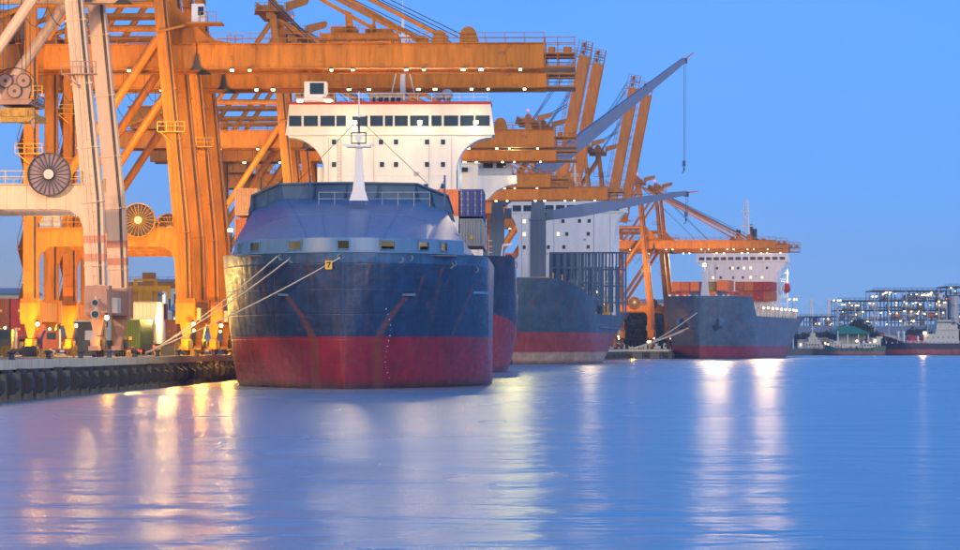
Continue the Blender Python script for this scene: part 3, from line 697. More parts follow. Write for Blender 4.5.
def radar_mast(root, x, y, z, h, m='white', name='radar_mast'):
    b = MB(); b.mi(0).beam((x, y, z), (x, y, z+h), .8, .8, .35, .35).box(x-2, x+2, y-.5, y+.5, z+h*.45, z+h*.45+.2).box(x-1.3, x+1.3, y-.5, y+.5, z+h*.7, z+h*.7+.2)
    b.box(x-1.8, x+1.8, y-.8, y-.5, z+h*.45+.6, z+h*.45+.9).box(x-1.1, x+1.1, y-.8, y-.55, z+h*.7+.5, z+h*.7+.75)
    for s in (-1, 1): b.beam((x+s*1.8, y, z), (x+s*.2, y, z+h*.6), .16, .16); b.tube((x+s*1.6, y, z+h*.45), (x+s*1.6, y, z+h*.45+2.5), .05, 4)
    b.tube((x, y, z+h), (x, y, z+h*1.35), .06, 4)
    return b.build(name, [m], root)
def dome(root, x, y, z, r):
    b = MB(); b.tube((x, y, z), (x, y, z+1), r*.4, 8).ball((x, y, z+1+r*.8), r, 12); return b.build('satellite_dome', 'whited', root, smooth=True)

def container(x, y, z, rz, col, label, w=3.15, h=3.5, l=16, doors=False, group=None):
    t = thing('shipping_container', (x, y, z), rz, label, 'container', group)
    b = MB(); e = .16
    for sx in (-1, 1):
        for yy in (0, l-.0): b.box(sx*w/2-(.2 if sx > 0 else 0), sx*w/2+(0 if sx > 0 else .2), yy-(0 if yy == 0 else .2), yy+(.2 if yy == 0 else 0), .02, h-.02)
    for yy in (0, l-.2): b.box(-w/2+.2, w/2-.2, yy, yy+.2, .02, .24).box(-w/2+.2, w/2-.2, yy, yy+.2, h-.22, h-.02)
    for sx in (-1, 1):
        for zz in (.02, h-.14): b.box(sx*(w/2-.03)-.05, sx*(w/2-.03)+.05, .2, l-.2, zz, zz+.12)
    b.build('frame', 'c_'+col, t)
    # corrugated end and side panels
    b = MB(); n = 8
    for k in range(n):
        x0 = -w/2+.2+(w-.4)*k/n; x1 = x0+(w-.4)/n; m_ = (x0+x1)/2
        b.add([(x0, .08, .24), (x0+.06, .16, .24), (m_, .16, .24), (m_+.06, .08, .24), (x1, .08, .24)]+[(x0, .08, h-.22), (x0+.06, .16, h-.22), (m_, .16, h-.22), (m_+.06, .08, h-.22), (x1, .08, h-.22)], [(i, i+1, i+6, i+5) for i in range(4)])
    b.box(-w/2+.05, w/2-.05, .22, l-.1, .12, h-.08); n = 34
    for s in (-1, 1):
        for k in range(n): y0 = .3+(l-.6)*k/n; b.box(min(s*(w/2-.05), s*w/2), max(s*(w/2-.05), s*w/2), y0, y0+(l-.6)/n*.5, .26, h-.25)
    b.build('panel', 'c_'+col, t, fix=False)
    if doors:
        b = MB()
        for xx in (-.42, -.16, .16, .42): b.tube((xx*w, -.02, .2), (xx*w, -.02, h-.2), .05, 5)
        for xx in (-.42, -.16, .16, .42):
            for zz in (.18, .4, .62, .82): b.box(xx*w-.16, xx*w+.16, -.05, .06, zz*h, zz*h+.13)
        b.build('lock_rod', 'steel', t)
    else:
        b = MB(); b.box(-.25, .2, .02, .07, h*.26, h*.38); b.build('placard', 'yellow', t)
    return t

def rust_noise(x, y, z, s=1.0): return mnoise.noise(Vector((x*s, y*s, z*s)))

# ---------- ship 1: the big blue ship, bow towards us
T1 = R(1.2)
s1 = thing('container_ship', (-15.8, 345, 0), -T1, 'big dark blue container ship with rounded bow and red bottom, nearest the camera', 'ship')
def zd1(y): return 15.9 if y < 80 else 13.5
f1 = hull_fn(165, 32.6, zd1, 26, 42, rake=2.5, p=.6, a_d=2.1, b_d=1.75, a_w=1.7, b_w=1.08, stern_rake=8, stern_w=.7, aft=105, al=1.0)
def rust1(x, y, z):
    r = 0.0
    for cx in (-7.0, 7.3):      # hawse pipe streaks: curve inward on the way down
        if -1 < z < 10.9:
            k = (10.9-z)/10.9; c = cx*(1-.50*math.sin(min(1, k/.6)*1.571)); wd = .26+.30*min(1, k*1.6)
            dd = abs(x-c)/wd; r = max(r, (1.0 if dd < .7 else max(0, 1-(dd-.7)*2.2))*(.75+.25*rust_noise(x, 0, z*.5, 1.3)))
    for sx, sz, L_ in ((11.2, 14.2, 9), (-10.5, 14, 7), (3.0, 14.5, 3), (13.4, 9, 5), (14.6, 12, 6), (-13.5, 12.5, 8), (9.2, 13.5, 4.5), (-4.2, 14.5, 3)):
        if 0 < sz-z < L_:
            k = (sz-z)/L_; c = sx-(sx*.18)*k; r = max(r, max(0, 1-abs(x-c)/(.16+.12*k))*(1-k)*.9)
    if 4.4 < z < 6.2 and 8.6 < x: r = max(r, max(0, rust_noise(x, y, z*.5, .9))*.9)
    if z < 5.6: r = max(r, max(0, rust_noise(x*.8, y*.3, z*.9, 1.2)-.1)*.8)
    return r
hull_mat('ship_hull_blue', (.012,.044,.118), (.26,.013,.034), 6.1, topband=(14.6, (.03,.10,.22)))
build_hull(s1, 'ship_hull_blue', f1, 190, 70, rust1, deck_drop=.3, upow=2.0)
# bulwark band with mooring ports (plan curve follows the deck edge)
def deck_curve(f, side, u): h, y, z = f(u, 1); return side*h, y, z
N = 120; us = [(k/N)**2.0*.20 for k in range(N+1)]
curve = [deck_curve(f1, -1, u) for u in reversed(us)]+[deck_curve(f1, 1, u) for u in us[1:]]
def pxof(c): return 480+3000*(c[0]-16.1+c[1]*math.sin(T1))/(345+c[1])
curve = [c for c in curve if 231 < pxof(c) < 462]
ports = []          # by x position along the curve (local x, width)
def lx(px, D=352): return (px-480)*D/3000+16.1
PORTS = [(237,5),(252,9),(292,14),(341,11),(385,14),(421,11),(442,6)]
def arc_at(px):
    best = min(range(len(curve)), key=lambda i: abs((480+3000*(curve[i][0]-16.1+curve[i][1]*math.sin(T1))/(345+curve[i][1]))-px)); return best
holes = set(); prt = []
for px, wd in PORTS:
    i0, i1 = arc_at(px-wd/2), arc_at(px+wd/2)
    if i1 <= i0: i1 = i0+1
    prt.append((i0, i1)); holes.update(range(i0, i1))
b = MB(); zt = 17.5
def off(c, d, z):     # offset inward
    x, y, _ = c; l = math.hypot(x/16.5, (y-26)/26) or 1; return Vector((x*(1-d/16.5), y+d*max(0, (26-y)/26), z))
for i in range(len(curve)-1):
    a, c = curve[i], curve[i+1]
    spans = [(15.9, 16.2), (17.12, zt)] if i in holes else [(15.9, zt)]
    for z0_, z1_ in spans:
        b.add([off(a, 0, z0_), off(c, 0, z0_), off(c, .15, z1_), off(a, .15, z1_)], [(0,1,2,3)])
        b.add([off(a, .35, z0_), off(c, .35, z0_), off(c, .45, z1_), off(a, .45, z1_)], [(3,2,1,0)])
    if i in holes:
        for zz in (16.2, 17.12): b.add([off(a, .02, zz), off(c, .02, zz), off(c, .4, zz), off(a, .4, zz)], [(0,1,2,3)])
for i0, i1 in prt:
    for i in (i0, i1): c = curve[i]; b.add([off(c, .02, 16.2), off(c, .4, 16.2), off(c, .4, 17.12), off(c, .02, 17.12)], [(0,1,2,3)])
b.build('bulwark', 'bluegrey', s1, fix=False)
kn = MB()
for i in range(len(curve)-1):
    a, c = curve[i], curve[i+1]; kn.add([off(a, -.18, 15.78), off(c, -.18, 15.78), off(c, -.18, 15.95), off(a, -.18, 15.95), off(a, .1, 15.98), off(c, .1, 15.98), off(a, .1, 15.72), off(c, .1, 15.72)], [(0,1,2,3),(3,2,5,4),(0,6,7,1)])
kn.build('knuckle_strip', 'bluegrey', s1, fix=False)
for i0, i1 in prt:
    fr = MB()
    a, c = curve[i0], curve[i1]
    P = [off(a, -.03, 16.17), off(c, -.03, 16.17), off(c, -.03, 17.15), off(a, -.03, 17.15)]
    for p, q in zip(P, P[1:]+P[:1]): fr.beam(p, q, .08, .08)
    fr.build('mooring_port', 'bluegrey', s1)
# inside the forecastle: lit rear wall and winches
b = MB(); b.box(-13, 13, 17, 17.3, 15.6, 18.6); b.box(-13, 13, 6, 17, 15.55, 15.6).build('forecastle_bulkhead', 'roofg', s1)
for x in (-8, -3, 5, 9.5):
    b = MB(); b.lathe((x-1, 10, 16.3), [(.5, 0), (.5, 2)], 10, 'x').box(x-1.4, x+1.4, 9.3, 10.7, 15.6, 16.0); b.build('winch', 'dark', s1)
for x in (-8.6, 6.5, 10.2): point((x, 12, 17.0), 420, (1, .75, .42), .25, s1)
# whaleback
# breakwater base polyline
bw0 = [(-12.9, 43, 20.2), (-12.3, 38.5, 22.3), (-8.6, 35, 23.6), (-4, 35, 23.7), (0, 35, 23.75), (4, 35, 23.7), (8.6, 35, 23.6), (12.3, 38.5, 22.3), (12.9, 43, 20.2)]
bw = [(x-1.7, y, z) for x, y, z in bw0]
def bwp(u):     # u in -1..1 along the main run (indices 1..7)
    t = (u+1)/2*6+1; i = min(6, int(t)); a, c = Vector(bw[i]), Vector(bw[i+1]) if i+1 < 9 else Vector(bw[i]); return a+(c-a)*(t-i)
mid = len(curve)//2
# choose curve ends of the cone part
iL, iR = arc_at(283), arc_at(404)
arcl = [0.0]
for i in range(len(curve)-1): arcl.append(arcl[-1]+math.dist(curve[i][:2], curve[i+1][:2]))
def cpt(s):
    for i in range(len(arcl)-1):
        if arcl[i] <= s <= arcl[i+1]: t = (s-arcl[i])/max(1e-6, arcl[i+1]-arcl[i]); a, c = off(curve[i], .15, zt), off(curve[i+1], .15, zt); return a+(c-a)*t
    return off(curve[-1], .15, zt)
b = MB(); K = 20; J = 8
rows_ = []
for k in range(K+1):
    u = -1+2*k/K; s_ = arcl[iL]+(arcl[iR]-arcl[iL])*(k/K); p, q = cpt(s_), bwp(u); row = []
    for j in range(J+1):
        t = j/J; w_ = p+(q-p)*t; w_.z += .30*math.sin(math.pi*t); row.append(w_)
    rows_.append(row)
for k in range(K):
    for j in range(J): b.add([rows_[k][j], rows_[k+1][j], rows_[k+1][j+1], rows_[k][j+1]], [(0,1,2,3)])
# corner fields: cone edge -> side
for side, ie, iend in ((-1, iL, 0), (1, iR, len(curve)-1)):
    row = rows_[0] if side < 0 else rows_[-1]
    n_ = 10; A_ = [cpt(arcl[ie]+(arcl[iend]-arcl[ie])*k/n_) for k in range(n_+1)]; top = row[-1]
    for j in range(J):      # curved seam of the cone joined to first band point fan
        pass
    end = Vector(bw[0] if side < 0 else bw[-1])
    pivot = A_[3]
    for j in range(J): b.add([row[j], row[j+1], pivot], [(0,1,2)])
    for k in range(3): b.add([row[0], A_[k], A_[k+1]], [(0,1,2)])
    for k in range(3, n_): b.add([A_[k], A_[k+1], top], [(0,1,2)])
    b.add([A_[-1], end, top], [(0,1,2)]); ea = A_[-1]; b.add([Vector((ea.x, ea.y, 15.7)), Vector((ea.x, 60, 15.7)), Vector((ea.x, 60, zt)), ea], [(0,1,2,3)])
    b.add([A_[-1], end, Vector((end.x, 60, 20.2)), Vector((A_[-1].x, 60, zt))], [(0,1,2,3)])
wh = b.build('whaleback', 'bluegrey', s1, fix=False)
# radial weld seams as raised bars
b = MB()
for k in (4, 7, 10, 13, 16):
    for j in range(J): b.beam(rows_[k][j]+Vector((0,0,.03)), rows_[k][j+1]+Vector((0,0,.03)), .09, .05, up=(0,0,1))
for j in (4,):
    for k in range(K): b.beam(rows_[k][j]+Vector((0,0,.03)), rows_[k+1][j]+Vector((0,0,.03)), .07, .05, up=(0,0,1))
b.build('weld_seam', 'bluegrey', s1)
# breakwater plates, brackets and cap
b = MB()
for a, c in zip(bw, bw[1:]):
    a, c = Vector(a), Vector(c); h1 = Vector((0, .35, 1.9)); 
    b.add([a-Vector((0,0,.1)), c-Vector((0,0,.1)), c+h1, a+h1, a+Vector((0,.5,-.1)), c+Vector((0,.5,-.1)), c+h1+Vector((0,.3,0)), a+h1+Vector((0,.3,0))], [(0,1,2,3),(4,7,6,5),(3,2,6,7)])
b.build('breakwater', 'slate', s1, fix=False)
b = MB()
for a, c in zip(bw, bw[1:]): 
    a, c = Vector(a)+Vector((0,.2,1.95)), Vector(c)+Vector((0,.2,1.95)); b.beam(a, c, .7, .22, up=(0,0,1))
b.build('cap_rail', 'slate', s1)
for a, c in zip(bw, bw[1:]):
    a, c = Vector(a), Vector(c); L_ = (c-a).length; n_ = max(1, round(L_/3.2)); dr = (c-a).normalized(); nr = Vector((dr.y, -dr.x, 0))
    if nr.y > 0: nr = -nr
    for i in range(n_):
        p = a+(c-a)*i/n_; g = MB()
        g.add([p+nr*.02, p+nr*1.0+Vector((0,0,-.35)), p+nr*.15+Vector((0,.3,1.85)), p+Vector((0,.32,1.85))]+[q+dr*.1 for q in (p+nr*.02, p+nr*1.0+Vector((0,0,-.35)), p+nr*.15+Vector((0,.3,1.85)), p+Vector((0,.32,1.85)))], [(0,1,2,3),(7,6,5,4),(0,4,5,1),(1,5,6,2),(2,6,7,3)])
        g.build('bracket', 'slate', s1)
# railing across the whaleback and two posts
b = MB(); b.rail([(-4.8, 27.5, 22.3), (9, 27.5, 22.3)], 1.8, 1.9, .035); b.build('railing', 'grey', s1)
for x in (-7.6, 9.2):
    b = MB(); b.tube((x+1.6, 29, 22.4), (x+1.6, 29, 26.3), .13, 6).tube((x+1.6, 29, 25.8), (x, 24, 22), .04, 4); b.build('stay_post', 'slate', s1)
# white foremast
b = MB(); b.mi(0)
prof = [(22.9, 1.15), (24.2, .75), (26.5, .5), (29.5, .42)]
mx_, my_ = .35, 25.0
for (z0_, r0), (z1_, r1_) in zip(prof, prof[1:]): b.beam((mx_, my_, z0_), (mx_, my_, z1_), r0*2, r0*1.6, r1_*2, r1_*1.6)
b.box(mx_-1.5, mx_+1.5, my_-1, my_+1, 29.5, 29.7).box(mx_-2.0, mx_-1.2, my_-.3, my_+.3, 29.75, 29.95).box(mx_+1.2, mx_+2, my_-.3, my_+.3, 29.75, 29.95)
b.mi(1).box(mx_-.95, mx_+.95, my_-.6, my_-.5, 29.9, 30.05).box(mx_-.95, mx_+.95, my_-.6, my_-.5, 31.2, 31.35).box(mx_-.95, mx_-.82, my_-.6, my_-.5, 29.9, 31.3).box(mx_+.82, mx_+.95, my_-.6, my_-.5, 29.9, 31.3)
b.mi(0).lathe((mx_, my_-.7, 30.7), [(.5, 0), (.42, .4)], 12, 'y').mi(1).box(mx_-.14, mx_+.14, my_-.12, my_+.12, 31.2, 33.2)
b.mi(0).tube((mx_, my_, 29.7), (mx_, my_, 36.4), .15, 8, .07).box(mx_-.8, mx_+.8, my_-.05, my_+.05, 33.3, 33.42)
b.build('foremast', ['white', 'dark'], s1)
b = MB()
for x in (-8.4, 8.4): b.tube((mx_, my_, 33), (x, 36, 25.6), .035, 4)
for x in (-3, 4): b.tube((mx_, my_, 35.5), (x*3, 89, 40), .035, 4)
b.build('rigging', 'rope', s1)
# superstructure
def S1(px, D=435): return (px-480)*D/3000+16.1-90*math.sin(T1)
def S1z(py, D=435): return HZ(py, D)
xw = [(205,243),(250,293),(301,345),(350,379),(398,445),(453,492),(498,522),(528,568),(575,632),(640,671),(678,722),(728,770),(774,818)]
ss_c = S1(388); hw = (492-283)/2*435/3000
xw = [((S1(220+a/3.055)-ss_c)/(hw-.4), (S1(220+c/3.055)-ss_c)/(hw-.4)) for a, c in xw]
rows = [(S1z(y), [S1(p) for p in xs]) for y, xs in ((142, (332,379,394,425,441)), (164.5, (332,380,394,425,441)), (186.5, (380,395,405,424,441)), (208, (380,425)))]
superstructure(s1, 90, ss_c, 12, S1z(135), S1z(104.5), 19.2, 30.3, 14, 13, rows, lit=.0, bracket=5.2, xwin=xw, wz=(S1z(126.3), S1z(115.8)), small=(.62,.72),
               lamps=[(S1(p), S1z(123)) for p in (353, 418, 474)])
b = MB(); b.box(S1(366), S1(402), 93, 98, S1z(104), S1z(92)).box(S1(364), S1(404), 92.6, 98.4, S1z(92), S1z(91))
for k in range(5): b.box(S1(369+k*6), S1(373+k*6), 92.9, 93, S1z(101), S1z(95))
b.build('upper_house', ['whited'], s1)
b = MB()
for k in range(5): b.box(S1(369.5+k*6), S1(373.5+k*6), 92.85, 92.95, S1z(100), S1z(95.5))
b.build('window', 'glassd', s1)
dome(s1, S1(444), 95, S1z(104), .9); dome(s1, S1(436), 95, S1z(104), .6)
radar_mast(s1, S1(398), 99, S1z(92), 12)
for q_ in ((S1(323)-1.2, S1(323), 91, 100, 20, 31), (S1(455), S1(457), 92, 104, 20, 33)): MB().box(*q_).build('side_casing', 'white', s1)
b = MB(); b.prism([(S1(395)-3, 30), (S1(395)+3, 30), (S1(395)+2.4, 42), (S1(395)-2.4, 42)], 'y', 112, 120); b.build('funnel', 'navy', s1)
for px, py in ((352, 124), (418, 124), (474, 124)):
    q = W(px, py, 432); spot(q, q+Vector((0, -50, -4)), 4200, (1, .74, .40), 150, .4); point(q+Vector((0,-.5,0)), 350, (1,.8,.45), .3)
# portlights below right and hull fittings
b = MB()
for x, z in ((-7.0, 10.95), (7.3, 10.95)):
    h_ = [f1(u/400, (z+1.5)/17.4) for u in range(200)]; yy = min(h_, key=lambda t: abs(t[0]-abs(x)))[1]
    b.box(x-.9, x+.9, yy-.5, yy+.5, z-.12, z+.16)
b.build('anchor_lip', 'slate', s1)
def hull_pt(f, x, z, zd0): 
    c = [f((u/600)**2, (z+1.5)/(zd0+1.5)) for u in range(500)]; k = min(c, key=lambda t: abs(t[0]-abs(x))); return Vector((x, k[1], z))
for px, py in ((279, 257), (290, 260), (340, 257.5), (398, 260), (446, 264), (407, 258), (449, 262), (470, 267)):
    D = 349; x = lx(px, 350); z = HZ(py, D); p = hull_pt(f1, x, z, 15.9)
    b = MB(); b.mi(0).lathe(p+Vector((0,-.02,0)), [(.36, 0), (.42, .06), (.42, .3)], 12, 'y').mi(1).lathe(p+Vector((0,-.05,0)), [(.24, 0), (.24, .05)], 10, 'y'); b.build('fairlead', ['bluegrey', 'dark'], s1)
# draught marks: small white ticks up the stem
b = MB()
for k in range(14):
    z = 1.2+k*.62; x = 4.9-.35*math.sin(k*.5); p = hull_pt(f1, x, z, 15.9); b.box(x-.06, x+.06, p.y-.03, p.y+.1, z, z+.1)
b.build('draught_marks', 'whited', s1)
b = MB(); p = hull_pt(f1, 14.5, HZ(291, 352), 15.9); b.beam((13.2, p.y-1.6, HZ(290.5, 352)), (16.3, p.y+3.4, HZ(291, 352)), .3, .3); b.build('rubbing_strake', 'bluegrey', s1)
# superstructure deck floods give the white front its light
spot(W(392, 180, 400), W(392, 125, 435), 7000, (1, .86, .62), 110, .8)

# containers on ship 1
def world1(px, py, D): return W(px, py, D)
for px, py, D, w_, col, lab, dr in ((246, 215.5, 405, 3.0, 'peach', 'pale orange container left of the blue whaleback, upper of two', False),
    (246, 245.5, 405, 3.0, 'orange', 'bright orange container left of the blue whaleback, lower of two', False),
    (447, 216.5, 415, 3.2, 'orange', 'orange container right of the breakwater beside the navy one', False),
    (424, 216.5, 415, 3.2, 'rust', 'orange container mostly hidden behind the breakwater corner', False),
    (447, 243.5, 415, 3.2, 'white', 'white container below the orange one right of the whaleback', False),
    (471.5, 216.5, 415, 3.2, 'navy', 'navy container with doors facing the camera, topmost at the right', True),
    (471.5, 246, 415, 3.2, 'grey', 'weathered grey ribbed container under the navy one', False),
    (462, 266.5, 425, 2.6, 'rust', 'rusty orange container end low beside the ship rail', False)):
    container(*W(px, py, D), -T1, col, lab, w=w_, h=(HZ(py-27.5, D)-HZ(py, D)) if py < 260 else 2.2, doors=dr)
# ---------- deck crane (post and jib)
def deck_crane(label, base, ztop, w_, root_px, tip, D, jw=2.6, hook=None, loc=None):
    """base (x,y,z) foot of the post, post top z, jib from root to tip (world points)"""
    t = thing('deck_crane', base, 0, label, 'crane')
    x, y, z = base
    b = MB(); b.beam((0,0,0), (0,0,ztop-z-5.5), w_, w_); b.box(-w_/2-.25, w_/2+.25, -w_/2-.25, w_/2+.25, ztop-z-5.5, ztop-z-5.1).beam((0,0,ztop-z-5.1), (0,0,ztop-z), w_*.95, w_, w_*.8, w_*.9)
    b.box(-w_/2-.08, -w_/2+.08, -w_/2-.1, -w_/2, 0, ztop-z-6)
    b.build('post', 'slate', t)
    p, q = Vector(root_px)-Vector(base), Vector(tip)-Vector(base)
    b = MB(); m_ = p+(q-p)*.28
    b.beam(p, m_, jw*.55, jw*.6, jw*.9, jw, up=(0,0,1)).beam(m_, q, jw*.9, jw, jw*.3, jw*.35, up=(0,0,1))
    b.build('jib', 'jib', t)
    d = (q-p).normalized(); nr = Vector((-d.z, 0, d.x))
    b = MB(); b.mi(0).beam(q, q+d*3.6, .5, .5, .25, .25).mi(1).cbox(q+nr*-.3, (1.4, .9, 1.4)); b.build('jib_tip', ['red', 'dark'], t)
    b = MB()
    for k in (.3, .55, .8): c_ = p+(q-p)*k; b.cbox(c_+nr*(jw*.3), (.5, .5, .4))
    b.build('walkway_lamp', 'dark', t)
    b = MB(); 
    for o_ in (-.4, .4): b.tube(Vector((o_, 0, ztop-z)), q+Vector((o_*.3, 0, .5)), .07, 4)
    b.build('luffing_rope', 'rope', t)
    b = MB(); b.box(w_/2, w_/2+2.0, -1.2, 1.2, ztop-z-5, ztop-z-2.3).build('cab', 'slate', t)
    if hook:
        b = MB(); b.tube(q, q-Vector((0,0,hook)), .07, 4).tube(q+Vector((.5,0,0)), q+Vector((.3,0,-hook)), .06, 4); b.build('hoist_rope', 'rope', t)
        b = MB(); e = q-Vector((0,0,hook)); b.cbox(e, (.9, .6, 1.6)); b.tube(e-Vector((0,0,1)), e-Vector((0,0,2)), .25, 6)
        b.beam(e-Vector((0,0,2)), e-Vector((.6,0,2.8)), .25, .25); b.build('hook_block', 'slate', t)
    return t

# ---------- ship 2: narrow view between ship 1 and ship 3
T2 = R(1.9)
s2 = thing('container_ship', (-7.4, 545, 0), -T2, 'navy ship with high red bottom squeezed between the big bow and the next ship', 'ship')
f2 = hull_fn(125, 27, lambda y: 21.5 if y < 26 else 15.0, 12, 46, rake=5, p=.8, a_d=2.0, b_d=1.8, a_w=1.7, b_w=1.2, stern_rake=8, stern_w=.7, aft=70)
hull_mat('ship_hull_navy', (.022,.045,.10), (.34,.03,.035), 6.8, zr_bow=12.5, L=45, rough=.4)
build_hull(s2, 'ship_hull_navy', f2, 110, 40, lambda x, y, z: max(0, rust_noise(x, y, z*.4, .5)-.25)*.9, deck_drop=.6, upow=1.8)
def S2(px, D): return (px-480)*D/3000+7.4-(D-545)*math.sin(T2)
c2 = S2(430, 640)
superstructure(s2, 95, c2, 14, HZ(178, 640), HZ(160, 640)+2, 22, 2*(S2(512, 640)-c2), 10, 12, [(HZ(184, 640), [S2(470, 640)])], bracket=5, lit=0, trim='white')
b = MB(); x0, x1 = S2(452, 630), S2(478, 630); b.box(x0, x1, 84, 95, HZ(192, 630), HZ(164, 630)).box(x0-1, x1+.5, 83.6, 95, HZ(164, 630), HZ(163, 630))
b.build('wheelhouse_wing', 'white', s2)
b = MB(); b.box(S2(455, 629), S2(468, 629), 83.4, 84, HZ(172, 629), HZ(167.5, 629)).build('window', 'glassd', s2)
b = MB()   # long curved wing on the right
P = [(S2(476, 632), HZ(176, 632)), (S2(516.5, 632), HZ(176, 632)), (S2(517, 632), HZ(184, 632)), (S2(508, 632), HZ(185.5, 632)), (S2(496, 632), HZ(191, 632)), (S2(487, 632), HZ(200, 632)), (S2(476, 632), HZ(202, 632))]
b.prism(P, 'y', 86, 90); b.build('bridge_wing', 'white', s2)
b = MB(); b.rail([(S2(478, 632), 86, HZ(176, 632)), (S2(516, 632), 86, HZ(176, 632))], 1.3, 2, .035).build('railing', 'whited', s2)
l = MB(); xx, zz = S2(514, 630), HZ(178, 630); l.mi(0).box(xx-.4, xx+.4, 85.5, 86, zz-.3, zz+.4).mi(1).box(xx-.45, xx+.45, 85.2, 85.5, zz-.45, zz+.45); l.build('deck_light', ['dark', 'lampy'], s2)
# accommodation ladders and fittings on ship 2
b = MB()
for k in range(9):
    z = 16+k*1.1; b.box(S2(487.5, 560), S2(491, 560), 20, 22, z, z+.1); b.box(S2(487.5, 560), S2(487.8, 560), 20, 20.2, z, z+1.1)
b.build('stair_tower', 'whited', s2)
lb = thing('lifeboat', W(509, 276, 585), 0, 'orange enclosed lifeboat hanging over the side of the navy ship', 'lifeboat')
b = MB(); n_ = 12; prof = [(.05, -3.6), (.8, -3.0), (1.3, -1.8), (1.45, 0), (1.35, 1.8), (.9, 3.0), (.1, 3.7)]
b.lathe((0,0,2.2), [(r*1.2, h) for r, h in prof], 14, 'y'); b.build('hull', 'orangered', lb, smooth=True)
b = MB(); b.prism([(-1.0, 3.2), (1.0, 3.2), (.7, 4.4), (-.7, 4.4)], 'y', -1.5, 1.2).build('canopy', 'orangered', lb)
b = MB(); b.box(-.6, .6, -1.56, -1.5, 3.6, 4.1).build('window', 'glassd', lb)
for yy in (-3.5, 2.5): MB().beam((-1.9, yy, .2), (-1.2, yy, 6), .25, .25).beam((-1.2, yy, 6), (.6, yy, 6.2), .25, .25).build('davit', 'whited', lb)
deck_crane('tall blue deck crane with red tip, its jib reaching highest over the quay', tuple(W(497.5, 276, 824)), HZ(200, 824), 3.7, W(501, 203, 824), W(684, 60, 840), 824, 4.3, hook=29)
# ---------- ship 3
T3 = R(10.5)
O3 = Vector((7.5, 795, 0))
s3 = thing('container_ship', O3, -T3, 'slate blue ship with empty cell guides and pale band above faded red bottom', 'ship')
f3 = hull_fn(162, 33, lambda y: 23.2-4.2*min(1, max(0, (y-8)/26)) if y < 40 else (19.0 if y < 48 else (14.0 if y < 150 else 15.5)), 26, 46, rake=7, p=.9, a_d=2.0, b_d=1.6, a_w=1.8, b_w=1.15, stern_rake=24, stern_w=.97, aft=60)
hull_mat('ship_hull_slate', (.038,.085,.14), (.29,.045,.045), 8.7, L=60, rough=.5, lowfade=(3.3, (.42,.34,.25)))
build_hull(s3, 'ship_hull_slate', f3, 150, 40, lambda x, y, z: max(0, rust_noise(x, y, z*.4, .4)-.2)*.7, deck_drop=.9, upow=1.3)
inv3 = s3.matrix_basis.inverted()
def L3(px, py, D): return inv3 @ W(px, py, D)
cc = L3(566, 250, 905)
xw3 = [(-.93+k*.186+.02, -.93+(k+1)*.186-.02) for k in range(10)]
rows3 = [(HZ(y, 905), [L3(p, y, 905).x for p in xs]) for y, xs in ((221, (523,563,580,590)), (234, (523,558,567,589)), (247, (523,548,564,589)))]
superstructure(s3, cc.y, cc.x, 12, HZ(213, 905), HZ(201, 905), 29.0, 36.5, 12, 11, rows3, bracket=9.5, lit=.25, xwin=xw3, wz=(HZ(211, 905), HZ(205, 905)), small=(.9, 1.1), trim='red')
radar_mast(s3, cc.x+2, cc.y+5, HZ(201, 905), 11)
b = MB(); b.prism([(cc.x-3, 30), (cc.x+3, 30), (cc.x+2.4, 46), (cc.x-2.4, 46)], 'y', cc.y+16, cc.y+23).build('funnel', 'navy', s3)
# cell guides / lashing bridges: separate upright frames
def lattice(px0, px1, ytop, ybot, D, n, th=.55, root=s3, L=L3):
    b = MB(); z1_, z0_ = HZ(ytop, D), HZ(ybot, D)
    pa, pb = L(px0, ytop, D), L(px1, ytop, D); yy = (pa.y+pb.y)/2
    for k in range(n+1):
        x = pa.x+(pb.x-pa.x)*k/n; b.box(x-th/2, x+th/2, yy-.4, yy+.4, z0_, z1_); b.box(x-th/2, x+th/2, yy+5.4, yy+6.2, z0_, z1_)
        b.box(x-.12, x+.12, yy+.4, yy+5.4, z1_-.3, z1_)
    for k in range(4):
        z = z1_-(z1_-z0_)*k/3.6; b.box(pa.x, pb.x, yy-.35, yy+.35, z-.35, z-.02); b.box(pa.x, pb.x, yy+5.5, yy+6.1, z-.35, z-.02)
    for k in range(n): 
        x = pa.x+(pb.x-pa.x)*(k+.5)/n; b.beam((x-1.2, yy, z0_+1), (x+1.2, yy, z1_-1), .12, .12)
    return b.build('cell_guide', 'slate', root)
lattice(549, 624, 252, 312, 870, 11, .42); lattice(551, 600, 252, 306, 850, 7, .6)
for k, (px, D) in enumerate(((580, 845), (590, 858), (600, 872), (610, 890), (618, 905))):
    p = L3(px, 296, D); b = MB(); b.box(p.x-.6, p.x+.5, p.y-.5, p.y+.5, 13.5, HZ(268, D)).box(p.x-1.2, p.x+1.1, p.y-.6, p.y+.6, HZ(268, D), HZ(267, D)).box(p.x-1.2, p.x+1.1, p.y-.6, p.y+.6, HZ(284, D), HZ(283, D)).box(p.x-1.2, p.x+1.1, p.y-.6, p.y+.6, HZ(298, D), HZ(297, D)); b.build('lashing_post', 'slate', s3)
